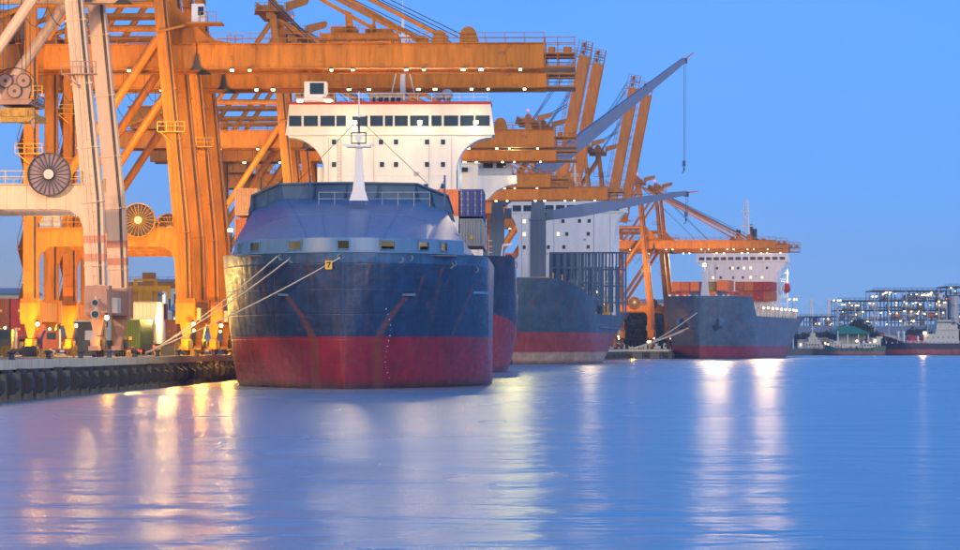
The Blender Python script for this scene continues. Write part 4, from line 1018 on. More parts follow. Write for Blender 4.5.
# foredeck details: breakwater, yellow rails, small crew hut
p0, p1 = L3(549, 287, 826), L3(568, 287, 826); b = MB(); b.rail([(p0.x-14, p0.y, 22.3), (p0.x, p0.y, 22.3), (p1.x, p1.y+4, 19)], 1.6, 1.6, .1).build('deck_railing', 'yellow', s3)
b = MB(); b.prism([(L3(512, 250, 822).x-9, 22), (L3(512, 250, 822).x+3, 22), (L3(512, 250, 822).x-3, 30.5), (L3(512, 250, 822).x-5, 31)], 'y', 14, 15).build('breakwater', 'slate', s3)
for px, py, D, m_, nm in ((553, 282, 830, 'yellow', 'deck_locker'), (562, 284, 834, 'yellow', 'deck_locker'), (574, 281, 838, 'slate', 'hatch_coaming'), (581, 290, 850, 'yellow', 'valve_stand'), (569, 290, 845, 'orange', 'deck_locker'), (592, 300, 865, 'yellow', 'valve_stand'), (600, 303, 875, 'orange2', 'deck_locker'), (612, 308, 895, 'whited', 'vent_head'), (607, 306, 885, 'yellow', 'valve_stand')):
    p = L3(px, py, D); b = MB(); b.box(p.x-.9, p.x+.9, p.y-.9, p.y+.9, p.z-3.2, p.z+.6).box(p.x-1.1, p.x+1.1, p.y-1.1, p.y+1.1, p.z+.6, p.z+.8).tube((p.x, p.y, p.z+.8), (p.x, p.y, p.z+2.6), .16, 6); b.build(nm, m_, s3)
b = MB()
for px, py, D in ((556, 280, 829), (566, 288, 842), (584, 292, 856), (596, 292, 860), (603, 304, 880), (614, 308, 900), (590, 277, 868)):
    p = L3(px, py, D); b.ball(p, .35, 6)
b.build('deck_lamp', 'lampw', s3)
b = MB(); qx0 = [f3(u, .86) for u in (.35, .5, .7, .85)]
for (h0, y0_, z0_), (h1, y1_, z1_) in zip(qx0, qx0[1:]): b.beam((h0+.1, y0_, 10.2), (h1+.1, y1_, 10.2), .5, .35, up=(0,0,1))
b.build('fender_strake', 'slate', s3)
deck_crane('grey blue deck crane with level jib ending in a red tip, on the slate ship', tuple(W(538, 285, 840)), HZ(201, 840), 4.4, W(541, 217, 840), W(686, 193, 850), 840, 3.6, hook=6)
# ---------- ship 4
T4 = R(14)
s4 = thing('container_ship', (84.5, 1165, 0), -T4, 'far grey blue container ship stacked with orange and red containers', 'ship')
inv4 = s4.matrix_basis.inverted()
def L4(px, py, D): return inv4 @ W(px, py, D)
f4 = hull_fn(215, 34, lambda y: 24.5 if y < 28 else (24.5-(y-28)*.62 if y < 40 else (17.0 if y < 190 else 18.5)), 22, 44, rake=5, p=.8, a_d=2.1, b_d=1.7, a_w=1.8, b_w=1.1, stern_rake=16, stern_w=.95, aft=60)
hull_mat('ship_hull_grey', (.075,.135,.21), (.27,.03,.05), 5.0, L=60, rough=.5)
build_hull(s4, 'ship_hull_grey', f4, 150, 40, lambda x, y, z: max(0, rust_noise(x, y, z*.4, .35)-.22)*.9, deck_drop=1.0, upow=1.4)
c4 = L4(742, 270, 1320)
rows4 = [(HZ(y, 1320), [L4(p, y, 1320).x for p in xs]) for y, xs in ((259, (730,743,754)), (268, (716,730,732,738,744,751,768)), (277.5, (712,720,733,743,751,763)))]
superstructure(s4, c4.y, c4.x, 16, HZ(262, 1320), HZ(251, 1320), 31, 41, 12, 12, rows4, bracket=4.5, curved=False, lit=.3, wz=(HZ(260, 1320), HZ(257, 1320)), small=(1.0, 1.1), trim='white', lamps=[(L4(p, 252, 1320).x, HZ(252.5, 1320)) for p in (713.5, 722.5, 762.5, 770.5)])
# mast tower and funnels
p = L4(745, 250, 1325); b = MB()
for sx in (-1, 1):
    for sy in (-1, 1): b.beam((p.x+sx*1.6, p.y+4+sy*1.4, p.z), (p.x+sx*.7, p.y+4+sy*.7, p.z+22), .35, .35)
for k in range(8):
    z = p.z+k*2.8; r_ = 1.6-.9*k/8; b.box(p.x-r_, p.x+r_, p.y+4-r_, p.y+4+r_, z, z+.25); b.beam((p.x-r_, p.y+2.6, z), (p.x+r_, p.y+2.6, z+2.8), .2, .2)
b.box(p.x-3, p.x+3, p.y+3, p.y+3.4, p.z+10.5, p.z+11).box(p.x-2, p.x+2, p.y+3, p.y+3.4, p.z+17, p.z+17.4); b.build('mast', 'whited', s4)
for px, hh in ((735.5, 3), (748, 5.5), (752, 3.5)):
    q = L4(px, 236, 1335); b = MB(); b.tube((q.x, q.y+8, HZ(251, 1335)), (q.x, q.y+8, q.z+hh), 1.0, 10).box(q.x-1.8, q.x+1.8, q.y+6.5, q.y+9.5, HZ(251, 1335), q.z-1); b.build('funnel', 'dark', s4)
# stairs tower at the right of the superstructure with lifeboat
p = L4(781, 300, 1330); b = MB()
for k in range(8): b.box(p.x-3, p.x+3.0, p.y, p.y+5, 19+k*3.6, 19.2+k*3.6); b.rail([(p.x-3, p.y, 19.2+k*3.6), (p.x+3.0, p.y, 19.2+k*3.6)], 1.2, 1.5, .08)
for x in (-2.9, 2.9): b.box(p.x+x-.2, p.x+x+.2, p.y, p.y+.4, 17, 48)
b.build('stair_tower', 'whited', s4)
q = W(786.5, 291, 1322); l4 = thing('lifeboat', q, 0, 'small red lifeboat hung beside the far ship superstructure', 'lifeboat')
b = MB(); b.lathe((0,0,.9), [(.1, -3.4), (1.2, -2.6), (1.8, -1), (1.9, 1), (1.3, 2.7), (.1, 3.5)], 12, 'y').prism([(-1.4, 2.0), (1.4, 2.0), (.9, 3.4), (-.9, 3.4)], 'y', -1.6, 1.6); b.build('hull', 'red', l4)
b = MB(); b.beam((-1.8, -3, -3), (-1.2, -3, 6), .3, .3).beam((-1.2, -3, 6), (.8, -3, 6.3), .3, .3); b.build('davit', 'whited', l4)
# foremast and bulwark breakwater
p = L4(705, 297, 1185); b = MB(); b.beam((p.x, p.y, 24), (p.x, p.y, HZ(272, 1185)), 3.2, 2.6, 1.4, 1.2).box(p.x-1.8, p.x+1.8, p.y-.6, p.y+.6, HZ(272, 1185), HZ(271, 1185)).beam((p.x, p.y, HZ(271, 1185)), (p.x, p.y, HZ(250, 1185)), .5, .5, .25, .25); b.build('foremast', 'whited', s4)
b = MB(); z_ = HZ(265, 1185); b.mi(0).box(p.x-.6, p.x+.6, p.y-1.2, p.y-.8, z_-.5, z_+.7).mi(1).box(p.x-.6, p.x+.6, p.y-1.5, p.y-1.2, z_-.6, z_+.6); b.build('mast_light', ['dark', 'lampy'], s4)
p0, p1 = L4(671, 298, 1200), L4(741, 298, 1200); b = MB(); b.box(p0.x, p1.x, 34, 34.6, 23.5, HZ(296.5, 1200)+.4)
for k in range(15): x = p0.x+(p1.x-p0.x)*k/14; b.box(x-.12, x+.12, 33.1, 34, 23.5, HZ(297.5, 1200))
b.build('breakwater', 'bluegrey', s4)
b = MB()
for k in range(10): x = p0.x+1+k*2.6; MB().lathe((x, 24+(k % 3)*2, 23.6), [(.8, 0), (.5, .4), (.5, 1.6), (.9, 2.0)], 8).build('deck_winch', 'whited', s4)
for px in (685, 723):
    q = L4(px, 322, 1180); pt = hull_pt(f4, abs(q.x)*(1 if q.x > 0 else -1), HZ(322, 1180), 24.5); pt.x = q.x
    b = MB(); b.mi(0).lathe(pt+Vector((0,-.6,0)), [(1.6, 0), (1.9, .3), (1.5, 1.4)], 12, 'y').mi(1).beam(pt+Vector((0,-1.2,-2.6)), pt+Vector((0,-.8,1)), .7, .7).beam(pt+Vector((-1.8,-1.2,-1.6)), pt+Vector((0,-1.3,-2.9)), .6, .6).beam(pt+Vector((1.8,-1.2,-1.6)), pt+Vector((0,-1.3,-2.9)), .6, .6); b.build('anchor', ['bluegrey', 'dark'], s4)
# rail of lashing gear along side
for k in range(14):
    h_, y_, z_ = f4(.27+k*.04, 1); b = MB(); b.box(h_-1.6, h_-1.0, y_, y_+1.0, z_-.2, z_+3.0); b.box(h_-1.7, h_-.6, y_-.2, y_+1.2, z_+3.0, z_+3.3); b.build('lashing_post', 'cream', s4)
b = MB()
for k in range(9):
    h_, y_, z_ = f4(.30+k*.06, 1); b.ball((h_-.8, y_, z_+3.6), .45, 6)
b.build('deck_lamp', 'lampw', s4)
# containers on ship 4
def c4_(px, ytop, ybot, D, col, lab, wpx=9.0):
    s_ = D/3000; z0_, z1_ = HZ(ybot, D), HZ(ytop, D)
    container(*W(px, ybot, D), -T4, col, lab, w=wpx*s_-.12, h=z1_-z0_-.06, l=14)
nm = ['leftmost', 'second from left', 'third from left', 'fourth from left', 'fifth from left', 'sixth from left']
for i, (px, col) in enumerate(zip((675.8, 685, 694.6, 703, 711.5), ('orange', 'rust', 'orange', 'purple', 'olive'))):
    c4_(px, 281.5, 291, 1225, col, f'{ {"orange":"bright orange","rust":"rust orange","purple":"mauve","olive":"olive green"}[col] } container, {nm[i]} in the top row behind the far foremast', 8.8)
c4_(722.5, 280, 290.6, 1222, 'orange', 'orange container standing highest right of the far foremast', 12)
for i, (px, col) in enumerate(zip((675.8, 685, 694.6, 703, 712, 721, 730), ('maroon', 'red', 'navy', 'purple', 'orange', 'navy', 'red'))):
    c4_(px, 291.2, 299, 1222, col, f'{ {"maroon":"maroon","red":"red","navy":"dark blue","purple":"purple","orange":"orange"}[col] } container, {(nm+["rightmost"])[i]} in the row just above the bow', 8.8)
cols = [('rust', 'orange', 'red', 'red'), ('orange', 'rust', 'red', 'rust')]
for r_, (yt, yb_) in enumerate(((281.5, 291), (291.2, 301))):
    for i in range(4):
        c4_(739.5+i*9.4, yt, yb_, 1262, cols[r_][i], f'{ {"rust":"faded orange","orange":"orange","red":"bright red"}[cols[r_][i]] } container, {nm[i]} in the {("upper","lower")[r_]} row left of the stair tower', 9.1)
for i in range(4):
    c4_(740+i*9.2, 301.3, 311, 1264, 'white', f'cream container, {nm[i]} in the bottom row left of the stair tower', 9.0)
for px in (713.5, 722.5, 762.5, 770.5):
    p = W(px, 252.5, 1308); spot(p, p+Vector((0, -60, -8)), 62000, (1, .64, .30), 150, .8)
q = W(705, 265, 1172); spot(q, q+Vector((0,-60,-5)), 12000, (1, .75, .4), 150, .6)

# ---------- mooring lines
def sag(a, b_, k, n=14):
    a, b_ = Vector(a), Vector(b_); return [a+(b_-a)*i/n-Vector((0,0,k*4*(i/n)*(1-i/n))) for i in range(n+1)]
ml = [(W(279, 257, 351), (-39.85, 361, 4.2), 'thin mooring rope leftmost on the big bow running down to the quay'),
      (W(290, 260, 349.5), (-39.9, 359.5, 4.2), 'mooring rope in the middle of the three on the big bow'),
      (W(340, 257.5, 344.5), (-39.95, 358, 4.2), 'long pale mooring rope with yellow tag crossing the big bow')]
for a, c, l in ml:
    la = s1.matrix_basis.inverted() @ Vector(a); pt = hull_pt(f1, la.x, min(15.5, la.z), 15.9); pt.y -= .5; a = s1.matrix_basis @ pt; ADJ = (a.copy(), c)
    b = MB(); b.path(sag(a, c, .5), .075, 5); tag(b.build('mooring_rope', 'cream', None, origin=a), l, 'rope')
for (a, c, _), t_, l in zip((ml[2],), (.10,), ('yellow rat guard plate on the long mooring rope at the big bow',)):
    a, c = ADJ; p = Vector(a)+(Vector(c)-Vector(a))*.055-Vector((0,.1,.15)); b = MB(); b.mi(0).box(p.x-.42, p.x+.38, p.y-.15, p.y-.1, p.z-.58, p.z+.42).mi(1).beam((p.x-.25, p.y-.2, p.z+.15), (p.x+.2, p.y-.2, p.z+.25), .12, .05).beam((p.x+.15, p.y-.2, p.z+.2), (p.x-.1, p.y-.2, p.z-.4), .12, .05)
    tag(b.build('rat_guard', ['yellow', 'dark'], None, origin=p), l, 'rat guard')
p = W(293.5, 266, 349); b = MB(); b.box(p.x-.3, p.x+.3, p.y-.6, p.y-.45, p.z-1.0, p.z+.9); tag(b.build('warning_plate', 'yellow', None, origin=p), 'narrow yellow plate hanging on the big bow below its deck edge', 'plate')
for a, c, l in ((W(703, 308, 1166), (62, 1168, 4), 'mooring rope from the far bow stem down to the far quay'), (W(735, 308, 1180), (60, 1167.6, 4), 'upper mooring rope across the far bow to the lamp on the quay'), (W(722, 312, 1172), (59, 1167.5, 4), 'lower mooring rope across the far bow to the lamp on the quay')):
    b = MB(); b.path(sag(a, c, 1.0), .22, 5); tag(b.build('mooring_rope', 'cream', None, origin=a), l, 'rope')

q = W(514, 178, 628); spot(q, q+Vector((0,-50,-10)), 14000, (1, .88, .26), 150, .5)
q = W(590, 262, 845); spot(q, q+Vector((0,-50,-10)), 9000, (1, .72, .4), 150, .5)

q = W(629, 262, 905); spot(q, W(612, 335, 925), 26000, (1, .74, .42), 75, .5)  # added spot at the bridge wing, no fixture, lights the slate ship's side
q = W(796, 264, 1325); spot(q, W(782, 335, 1350), 30000, (1, .72, .40), 75, .5)  # likewise added, lights the far ship's side
# bits of deck gear along the sides of ship 4 and lit openings

b = MB(); q = s1.matrix_basis.inverted() @ Vector((-29.2, 352, 18.4)); b.mi(0).box(q.x-.1, q.x+.1, q.y-.1, q.y+.1, 16, q.z).mi(1).box(q.x-.35, q.x+.15, q.y-.3, q.y+.3, q.z, q.z+.35); b.build('added_bow_light', ['dark', 'lampy'], s1)  # added bow lamp with its spot, put in to brighten the quay cope
spot((-29.8, 351, 18.4), (-44, 318, 2), 1500, (1, .72, .30), 110, .4)
# ------------------------------------------------------------ quayside things on the left
def box_thing(name, mname, p, boxes, label, cat, extra=()):
    t = thing(name, p, 0, label, cat); return t
QG = QZ+.02
def yard_stack(x, y, rows, w=3.15, h=3.4):
    for lv, row in enumerate(rows):
        for i, (col, lab) in enumerate(row):
            if col: container(x+i*(w+.25), y, QG+lv*(h+.04), 0, col, lab, w=w, h=h, l=14)
# yard: container stacks seen between the crane legs
yard_stack(W(1,0,560).x, 560, [[('maroon','maroon container bottom left beside the pale building, at ground level'),('brown','brown container second from left at ground level beyond the quay'),('rust','rust orange container third from left at ground level beyond the quay')],
    [('brown','brown container in the middle tier at the left edge of the yard'),('maroon','maroon container in the middle tier, second from the left edge'),('rust','orange container in the middle tier nearest the first orange leg')],
    [('brown','dark brown container on top at the left edge of the yard'),('maroon','maroon container on top, second from the left edge'),(None,'')]])
yard_stack(W(153,0,620).x, 620, [[('red','red container at ground level right of the bright white box'),('rust','orange container at ground level just left of the crane legs')],
    [('olive','olive container in second tier right of the bright white box'),('orange','orange container in second tier just left of the crane legs')],
    [('maroon','dark red container on top behind the bright white box'),(None,'')]])
yard_stack(W(52,0,640).x, 640, [[('green','green container between the orange legs at ground level'),('orange','orange container between the orange legs at ground level'),('navy','blue container between the orange legs at ground level')],
    [('rust','rusty container second tier between the orange legs'),('grey','grey container second tier between the orange legs'),(None,'')]])
# truck with white box
tx = W(143, 0, 470).x
tr = thing('box_truck', (tx, 470, QG), -TH, 'white box truck glowing in the lamps between crane legs', 'truck')
MB().box(-2.0, 2.0, 0, 9, 1.7, 8.3).build('cargo_box', 'whited', tr)
b = MB()
for k in range(7): b.box(-1.9+k*.62, -1.84+k*.62, -.05, 0, 1.9, 8.1)
b.box(-2.05, 2.05, -.08, 0, 8.1, 8.35).box(-2.05, 2.05, -.08, 0, 1.65, 1.9).build('door_ribs', 'grey', tr)
MB().box(-1.7, 1.7, 0, 12.5, 1.1, 1.68).build('chassis', 'dark', tr)
b = MB(); b.mi(0).prism([(9.4, 1.7), (12.6, 1.7), (12.6, 3.4), (12.0, 5.4), (9.4, 5.4)], 'x', -1.8, 1.8).mi(1).box(-1.5, 1.5, 12.4, 12.62, 3.5, 5); b.build('cab', ['whited', 'glassd'], tr)
for yy in (1.5, 3.1, 10.8):
    for sx in (-1, 1): b = MB(); b.lathe((sx*1.35-(.3 if sx < 0 else 0), yy, .68), [(.66, 0), (.66, .35)], 14, 'x'); b.build('wheel', 'rubber', tr)
for sx in (-1, 1): MB().box(sx*1.6-.2, sx*1.6+.2, -.1, 0, 1.2, 1.5).build('tail_lamp', 'lampr', tr)
# dark green container beside the truck, reach stacker behind
container(W(130.5, 0, 455).x, 455, QG+1.2, -TH, 'green', 'dark green container on a trailer left of the white box truck', w=2.9, h=4.2, l=14)
tl = thing('trailer', (W(130.5,0,455).x, 455, QG), -TH, 'low trailer under the dark green container', 'trailer')
MB().box(-1.5, 1.5, 0, 14, .85, 1.18).build('bed', 'dark', tl)
for yy in (1.5, 3.2, 12):
    for sx in (-1, 1): b = MB(); b.lathe((sx*1.2-.18, yy, .5), [(.48, 0), (.48, .36)], 12, 'x'); b.build('wheel', 'rubber', tl)
rs = thing('reach_stacker', (W(146, 0, 500).x, 500, QG), 0, 'yellow container handler raising its mast behind the white box truck', 'container handler')
b = MB(); b.box(-2.6, 2.6, 0, 8, 1.2, 3.0).box(-2.4, 2.4, 4, 8, 3.0, 4.2); b.build('body', 'yellow', rs)
b = MB()
for sx in (-1.7, 1.7): b.box(sx-.3, sx+.3, -.8, 0, .6, 12.6)
for k in range(6): b.box(-1.4, 1.4, -.6, -.2, 1.2+k*2.2, 1.6+k*2.2)
b.build('mast', 'yellow', rs)
b = MB(); b.box(-4.2, 4.2, -1.4, -.9, 10.4, 11.4).box(-4.2, -3.7, -1.5, -.9, 9.2, 10.4).box(3.7, 4.2, -1.5, -.9, 9.2, 10.4).box(-1.2, 1.2, -1.3, -.8, 8.8, 10.4); b.build('spreader_arm', 'yellow', rs)
b = MB(); b.mi(0).box(-1.1, 1.1, 2.2, 4, 3.0, 5.4).mi(1).box(-.9, .9, 2.15, 2.2, 3.9, 5.1); b.build('cab', ['yellow', 'glassd'], rs)
for yy in (1, 6.6):
    for sx in (-1, 1): b = MB(); b.lathe((sx*2.3-.35, yy, .95), [(.95, 0), (.95, .7)], 14, 'x'); b.build('wheel', 'rubber', rs)
# small vehicles and stores at the feet of the cranes
def van(x, y, rz, body, label):
    t = thing('parked_van', (x, y, QG), rz, label, 'van')
    b = MB(); b.mi(0).prism([(-2.9, .5), (2.9, .5), (2.9, 1.5), (2.0, 1.7), (1.3, 2.7), (-2.8, 2.7), (-2.9, 2.4)], 'y', -1.1, 1.1); b.build('body', body, t)
    b = MB(); b.box(-2.4, -1.2, -1.13, -1.1, 1.7, 2.4).box(-1.0, 0.1, -1.13, -1.1, 1.7, 2.4).box(.3, 1.3, -1.13, -1.1, 1.7, 2.3); b.build('window', 'glassd', t)
    for xx in (-1.9, 1.9):
        for sy in (-1, 1): b = MB(); b.lathe((xx, sy*1.0-.15, .45), [(.45, 0), (.45, .3)], 12, 'y'); b.build('wheel', 'rubber', t)
    return t
van(W(34, 0, 470).x, 470, 0.2, 'red', 'red van parked behind the first orange landside leg')
van(W(246, 0, 640).x, 640, 0, 'whited', 'white van parked far behind the big bow')
dk_ = thing('power_cabinet', (W(91, 0, 352).x, 352, QG), 0, 'dark electric cabinet frame in front of the orange sill', 'cabinet')
MB().box(-1.6, 1.6, 0, 1.6, .2, 4.2).build('box', 'dark', dk_); b = MB(); b.box(-1.9, 1.9, -.2, 1.8, 4.2, 4.45).box(-1.9, 1.9, -.2, 1.8, 0, .2); b.build('plinth', 'steel', dk_); MB().box(-.7, .7, -.06, 0, 1.4, 3.2).build('door', 'grey', dk_)
def tractor(x, y, rz, col, label):
    t = thing('yard_tractor', (x, y, QG), rz, label, 'tractor')
    b = MB(); b.mi(0).prism([(-2.4, 1.0), (-.2, 1.0), (-.2, 3.6), (-1.9, 3.6), (-2.4, 2.4)], 'y', -1.2, 1.2).mi(1).box(-1.8, -.5, -1.23, -1.2, 2.3, 3.3); b.build('cab', [col, 'glassd'], t)
    MB().box(-2.3, 3.4, -1.0, 1.0, .6, 1.0).build('chassis', 'dark', t)
    for xx in (-1.6, 1.6, 2.7):
        for sy in (-1, 1): MB().lathe((xx, sy*1.0-.16, .5), [(.5, 0), (.5, .32)], 12, 'y').build('wheel', 'rubber', t)
    MB().box(.1, .4, -.1, .1, 1.0, 3.8).build('exhaust', 'steel', t); MB().ball((-1.2, 0, 3.8), .18, 6).build('beacon', 'lampy', t)
tractor(W(14, 0, 400).x, 400, 0, 'dark', 'dark yard tractor at the far left of the quay apron')
tractor(W(58, 0, 430).x, 430, .3, 'c_maroon', 'maroon yard tractor between the orange legs and the pale leg')
tractor(W(240, 0, 560).x, 560, 0, 'yellow', 'yellow yard tractor just left of the big bow')
r = random.Random(12)
CL = ['left of the first orange leg', 'below the first orange sill', 'right of the first orange leg', 'between the first two lamps', 'left of the pale leg', 'beside the dark cabinet', 'under the dark green container', 'left of the white box truck', 'right of the white box truck', 'left of the right hand legs', 'under the right hand sill', 'between the two right lamps', 'nearest the big bow']
for k, (px, D) in enumerate(((6, 372), (30, 395), (48, 392), (60, 388), (76, 372), (88, 368), (126, 400), (134, 415), (158, 420), (168, 410), (194, 425), (205, 432), (232, 470))):
    x = W(px, 0, D).x; kind = k % 4
    n0 = len(bpy.data.objects)
    if kind == 0:
        t = thing('cable_drum', (x, D, QG), r.uniform(-.3, .3), 'wooden cable drum on the quay '+CL[k], 'cable drum')
        for yy in (-.6, .5): MB().lathe((0, yy, 1.0), [(1.0, 0), (1.0, .12)], 16, 'y').build('flange', 'dirtyyellow', t)
        MB().lathe((0, -.5, 1.0), [(.55, 0), (.55, 1.0)], 12, 'y').build('core', 'dark', t)
    elif kind == 1:
        t = thing('generator_box', (x, D, QG), r.uniform(-.2, .2), 'small generator box on the quay '+CL[k], 'generator'); MB().box(-1.3, 1.3, -.7, .7, .3, 1.9).build('housing', r.choice(['grey', 'paledk', 'dark']), t); MB().box(-1.4, 1.4, -.8, .8, 0, .28).build('skid', 'dark', t)
        for j in range(4): MB().box(-1.1+j*.55, -.7+j*.55, -.74, -.7, .7, 1.5).build('louvre', 'dark', t)
    elif kind == 2:
        t = thing('timber_stack', (x, D, QG), r.uniform(-.2, .2), 'stack of timber baulks on the quay '+CL[k], 'timber')
        for j in range(3):
            for i in range(4-j): MB().box(-1.5+j*.3+i*.72, -.85+j*.3+i*.72, -1.4, 1.4, j*.5, j*.5+.46).build('baulk', 'dirtyyellow', t)
    else:
        t = thing('traffic_barrier', (x, D, QG), r.uniform(-.3, .3), 'red and white barrier on the quay '+CL[k], 'barrier')
        for j in range(4): MB().box(-1.6+j*.8, -.82+j*.8, -.1, .1, .8, 1.2).build('board', 'red' if j % 2 else 'whited', t)
        for sx in (-1.3, 1.3): MB().beam((sx, -.5, 0), (sx, 0, 1.2), .1, .1).beam((sx, .5, 0), (sx, 0, 1.2), .1, .1).build('trestle', 'steel', t)
    t.scale = (.72, .72, .72)
# floodlight fixtures hung on the pale crane
fl = thing('floodlight_pair', tuple(W(95, 309, 337)), 0, 'pair of round floodlights fixed in front of the pale leg', 'floodlight')
for z, r_ in ((.7, .42), (-.6, .5)):
    b = MB(); b.lathe((0,0,z), [(r_, 0), (r_, .3), (r_*.4, .9)], 16, 'y'); b.build('housing', 'steel', fl); b = MB(); b.lathe((0,-.05,z), [(r_*.8, 0), (r_*.8, .06)], 16, 'y'); b.build('lens', 'glassd', fl)
MB().beam((0,.6,-1.2), (0,.6,1.4), .2, .2).build('bracket', 'steel', fl)
# warehouses and town behind the cranes
def shed(x0, x1, y, h, wall, roof, label, depth=30, nwin=6, name='warehouse'):
    t = thing(name, ((x0+x1)/2, y, QG), 0, label, 'building'); hw_ = (x1-x0)/2
    MB().box(-hw_, hw_, 0, depth, 0, h).build('wall', wall, t)
    b = MB(); rh = min(6, hw_*.25); b.prism([(-1, h), (depth/2, h+rh), (depth+1, h)], 'x', -hw_-1, hw_+1); b.build('roof', roof, t)
    for k in range(nwin):
        x = -hw_+(2*hw_)*(k+.5)/nwin; ww_ = 2*hw_/nwin*.6
        b = MB(); b.mi(0).box(x-ww_/2, x+ww_/2, -.15, .1, h*.55, h*.85).mi(1).box(x-ww_/2+.2, x+ww_/2-.2, -.2, -.14, h*.58, h*.82); b.build('window', ['whited', 'litwin' if rng.random() < .25 else 'glassd'], t)
    b = MB(); b.box(-hw_*.25, hw_*.25, -.2, .1, 0, h*.45); b.build('door', 'grey', t)
    return t
shed(W(-30,0,900).x, W(25,0,900).x, 900, 17, 'cream', 'roofg', 'pale building with arched front row behind the left container stack', nwin=7)
shed(W(118,0,1000).x, W(152,0,1000).x, 1000, 19, 'roofg', 'roofg', 'grey shed with low roof left of the truck, far behind', nwin=5)
shed(W(150,0,1150).x, W(178,0,1150).x, 1150, 26, 'cream', 'roofg', 'cream block behind the container handler', nwin=5)
shed(W(60,0,1100).x, W(110,0,1100).x, 1100, 14, 'cream', 'roofg', 'low cream shed between the pale legs', nwin=8)
shed(W(172,0,900).x, W(236,0,900).x, 900, 12, 'roofg', 'roofg', 'long grey shed behind the orange crane legs', nwin=10)
# yard gantry crane behind
yg = thing('yard_gantry', (W(146,0,780).x, 780, QG), 0, 'distant orange yard gantry beam spanning between the crane legs', 'gantry')
b = MB(); b.box(-9, 13, 0, 1.2, 16.5, 18).box(-9, 13, 5, 6.2, 16.5, 18).build('beam', 'orange2', yg)
for x in (-8.5, 12.5):
    for y in (.6, 5.6): MB().box(x-.5, x+.5, y-.5, y+.5, 0, 16.5).build('leg', 'orange2', yg)
MB().box(-1, 2, .5, 5.5, 18, 20.5).build('trolley', 'orange2', yg)
MB().rail([(-9, -.1, 18), (13, -.1, 18)], 1.3, 2.4, .06).build('railing', 'orange2', yg)

# ------------------------------------------------------------ trees
def tree(loc, h, wd, label, seed, m_='leaf', nclump=26, leaves=70, group='trees along the far bank'):
    r = random.Random(seed); t = thing('broadleaf_tree', loc, r.uniform(0, 6), label, 'tree', group)
    b = MB(); b.tube((0,0,0), (.2,0,h*.45), h*.035, 7, h*.022)
    for k in range(6):
        a = k*1.05+r.uniform(-.3,.3); b.tube((.15,0,h*(.3+.03*k)), (math.cos(a)*wd*.32, math.sin(a)*wd*.32, h*(.6+.05*r.random())), h*.014, 5, h*.005)
    b.build('trunk', 'bark', t)
    vs = []; fs = []; ms = []
    for c in range(nclump):
        a = r.uniform(0, 6.283); rr_ = wd*.5*math.sqrt(r.random())*.8; zc = h*(.24+.60*r.random()*(1-(rr_/(wd*.5))**2*.6)); cr = wd*.17*r.uniform(.6, 1.2)
        cx, cy = rr_*math.cos(a), rr_*math.sin(a); mi_ = c % 2
        for k in range(leaves):
            d = Vector((r.gauss(0,1), r.gauss(0,1), r.gauss(0,.75))).normalized()*cr*r.random()**.35; p = Vector((cx, cy, zc))+d; s_ = wd*.035*r.uniform(.6, 1.4)
            u = Vector((r.gauss(0,1), r.gauss(0,1), r.gauss(0,1))).normalized(); v = u.orthogonal().normalized()
            i = len(vs); vs += [p+u*s_, p+v*s_, p-u*s_, p-v*s_]; fs.append((i,i+1,i+2,i+3)); ms.append(mi_)
    b = MB(); b.v = vs; b.f = fs; b.m = ms; b.build('crown', [m_, 'leafd'], t, fix=False)
    return t
k = 0
for px, D, h, wd in ((627, 1330, 22, 26), (640, 1360, 26, 30), (652, 1400, 20, 24), (662, 1380, 18, 22), (634, 1290, 14, 18), (648, 1285, 12, 18)):
    k += 1; tree((W(px,0,D).x, D, QG), h, wd, 'green tree under the orange crane left of the far bow, '+['tallest pale one','centre one','behind the crane legs','rightmost one','front left low one','front right low one'][k-1], 100+k, group='trees behind the far quay')
for px, D, h, wd in ((803, 1690, 10, 14), (812, 1700, 9, 13), (822, 1705, 11, 15), (832, 1700, 11, 16), (851, 1712, 15, 19), (860, 1715, 18, 22), (867, 1700, 13, 15), (846, 1690, 12, 14), (918, 1720, 12, 20), (955, 1730, 16, 20)):
    k += 1; tree((W(px,0,D).x, D, QG), h, wd, 'dark tree on the far right bank, '+['just right of the far ship','behind the grey boat','left of the green roof','behind the green roof left end','right of the green roof','tallest one right of the green roof','between green roof and black ship','above the green roof','behind the black ship deck tanks','behind the black ship bridge'][k-7], 100+k, 'leafd')

# ------------------------------------------------------------ far right bank: wharf, plant, ships
DB = 1660
wf = MB(); wf.box(W(792,0,DB).x, W(1100,0,DB).x, DB+2, DB+26, -2, 3.4); struct(wf.build('far_wharf', 'conc'))
def pole(px, D, ytop, label, arm=True, m_='grey', r_=.38, lit=True):
    x = W(px,0,D).x; zt_ = HZ(ytop, D); t = thing('lamp_mast', (x, D, QG), 0, label, 'lamp mast')
    MB().tube((0,0,0), (0,0,zt_-QG), r_*1.3, 8, r_*.8).build('pole', m_, t)
    if arm:
        MB().box(-2.2, 2.2, -.3, .3, zt_-QG, zt_-QG+.4).build('crossarm', 'steel', t)
        for xx in (-1.8, .6, 1.8) if px % 2 > .9 else (-1.2, .9): MB().box(xx-.3, xx+.3, -.7, -.2, zt_-QG-.6, zt_-QG-.05).build('lamp', 'lampw' if lit else 'grey', t)
for px, D, yt, l in ((837, 1680, 300, 'tall lamp mast left of the green roof'), (888.5, 1670, 292, 'tall thick lamp mast above the bow of the black ship'), (927.5, 1690, 294, 'lamp mast behind the middle of the black ship'), (874.5, 1700, 296, 'lamp mast with light rising at the left end of the plant'), (855, 1720, 305, 'short lamp mast above the trees on the far bank'), (902, 1640, 318, 'pale mast stump above the black ship'), (793, 1500, 299, 'lamp post just right of the far container ship'), (946.5, 1720, 302, 'lamp mast beside the chimney at the right')):
    pole(px, D, yt, l, arm=(px != 902))
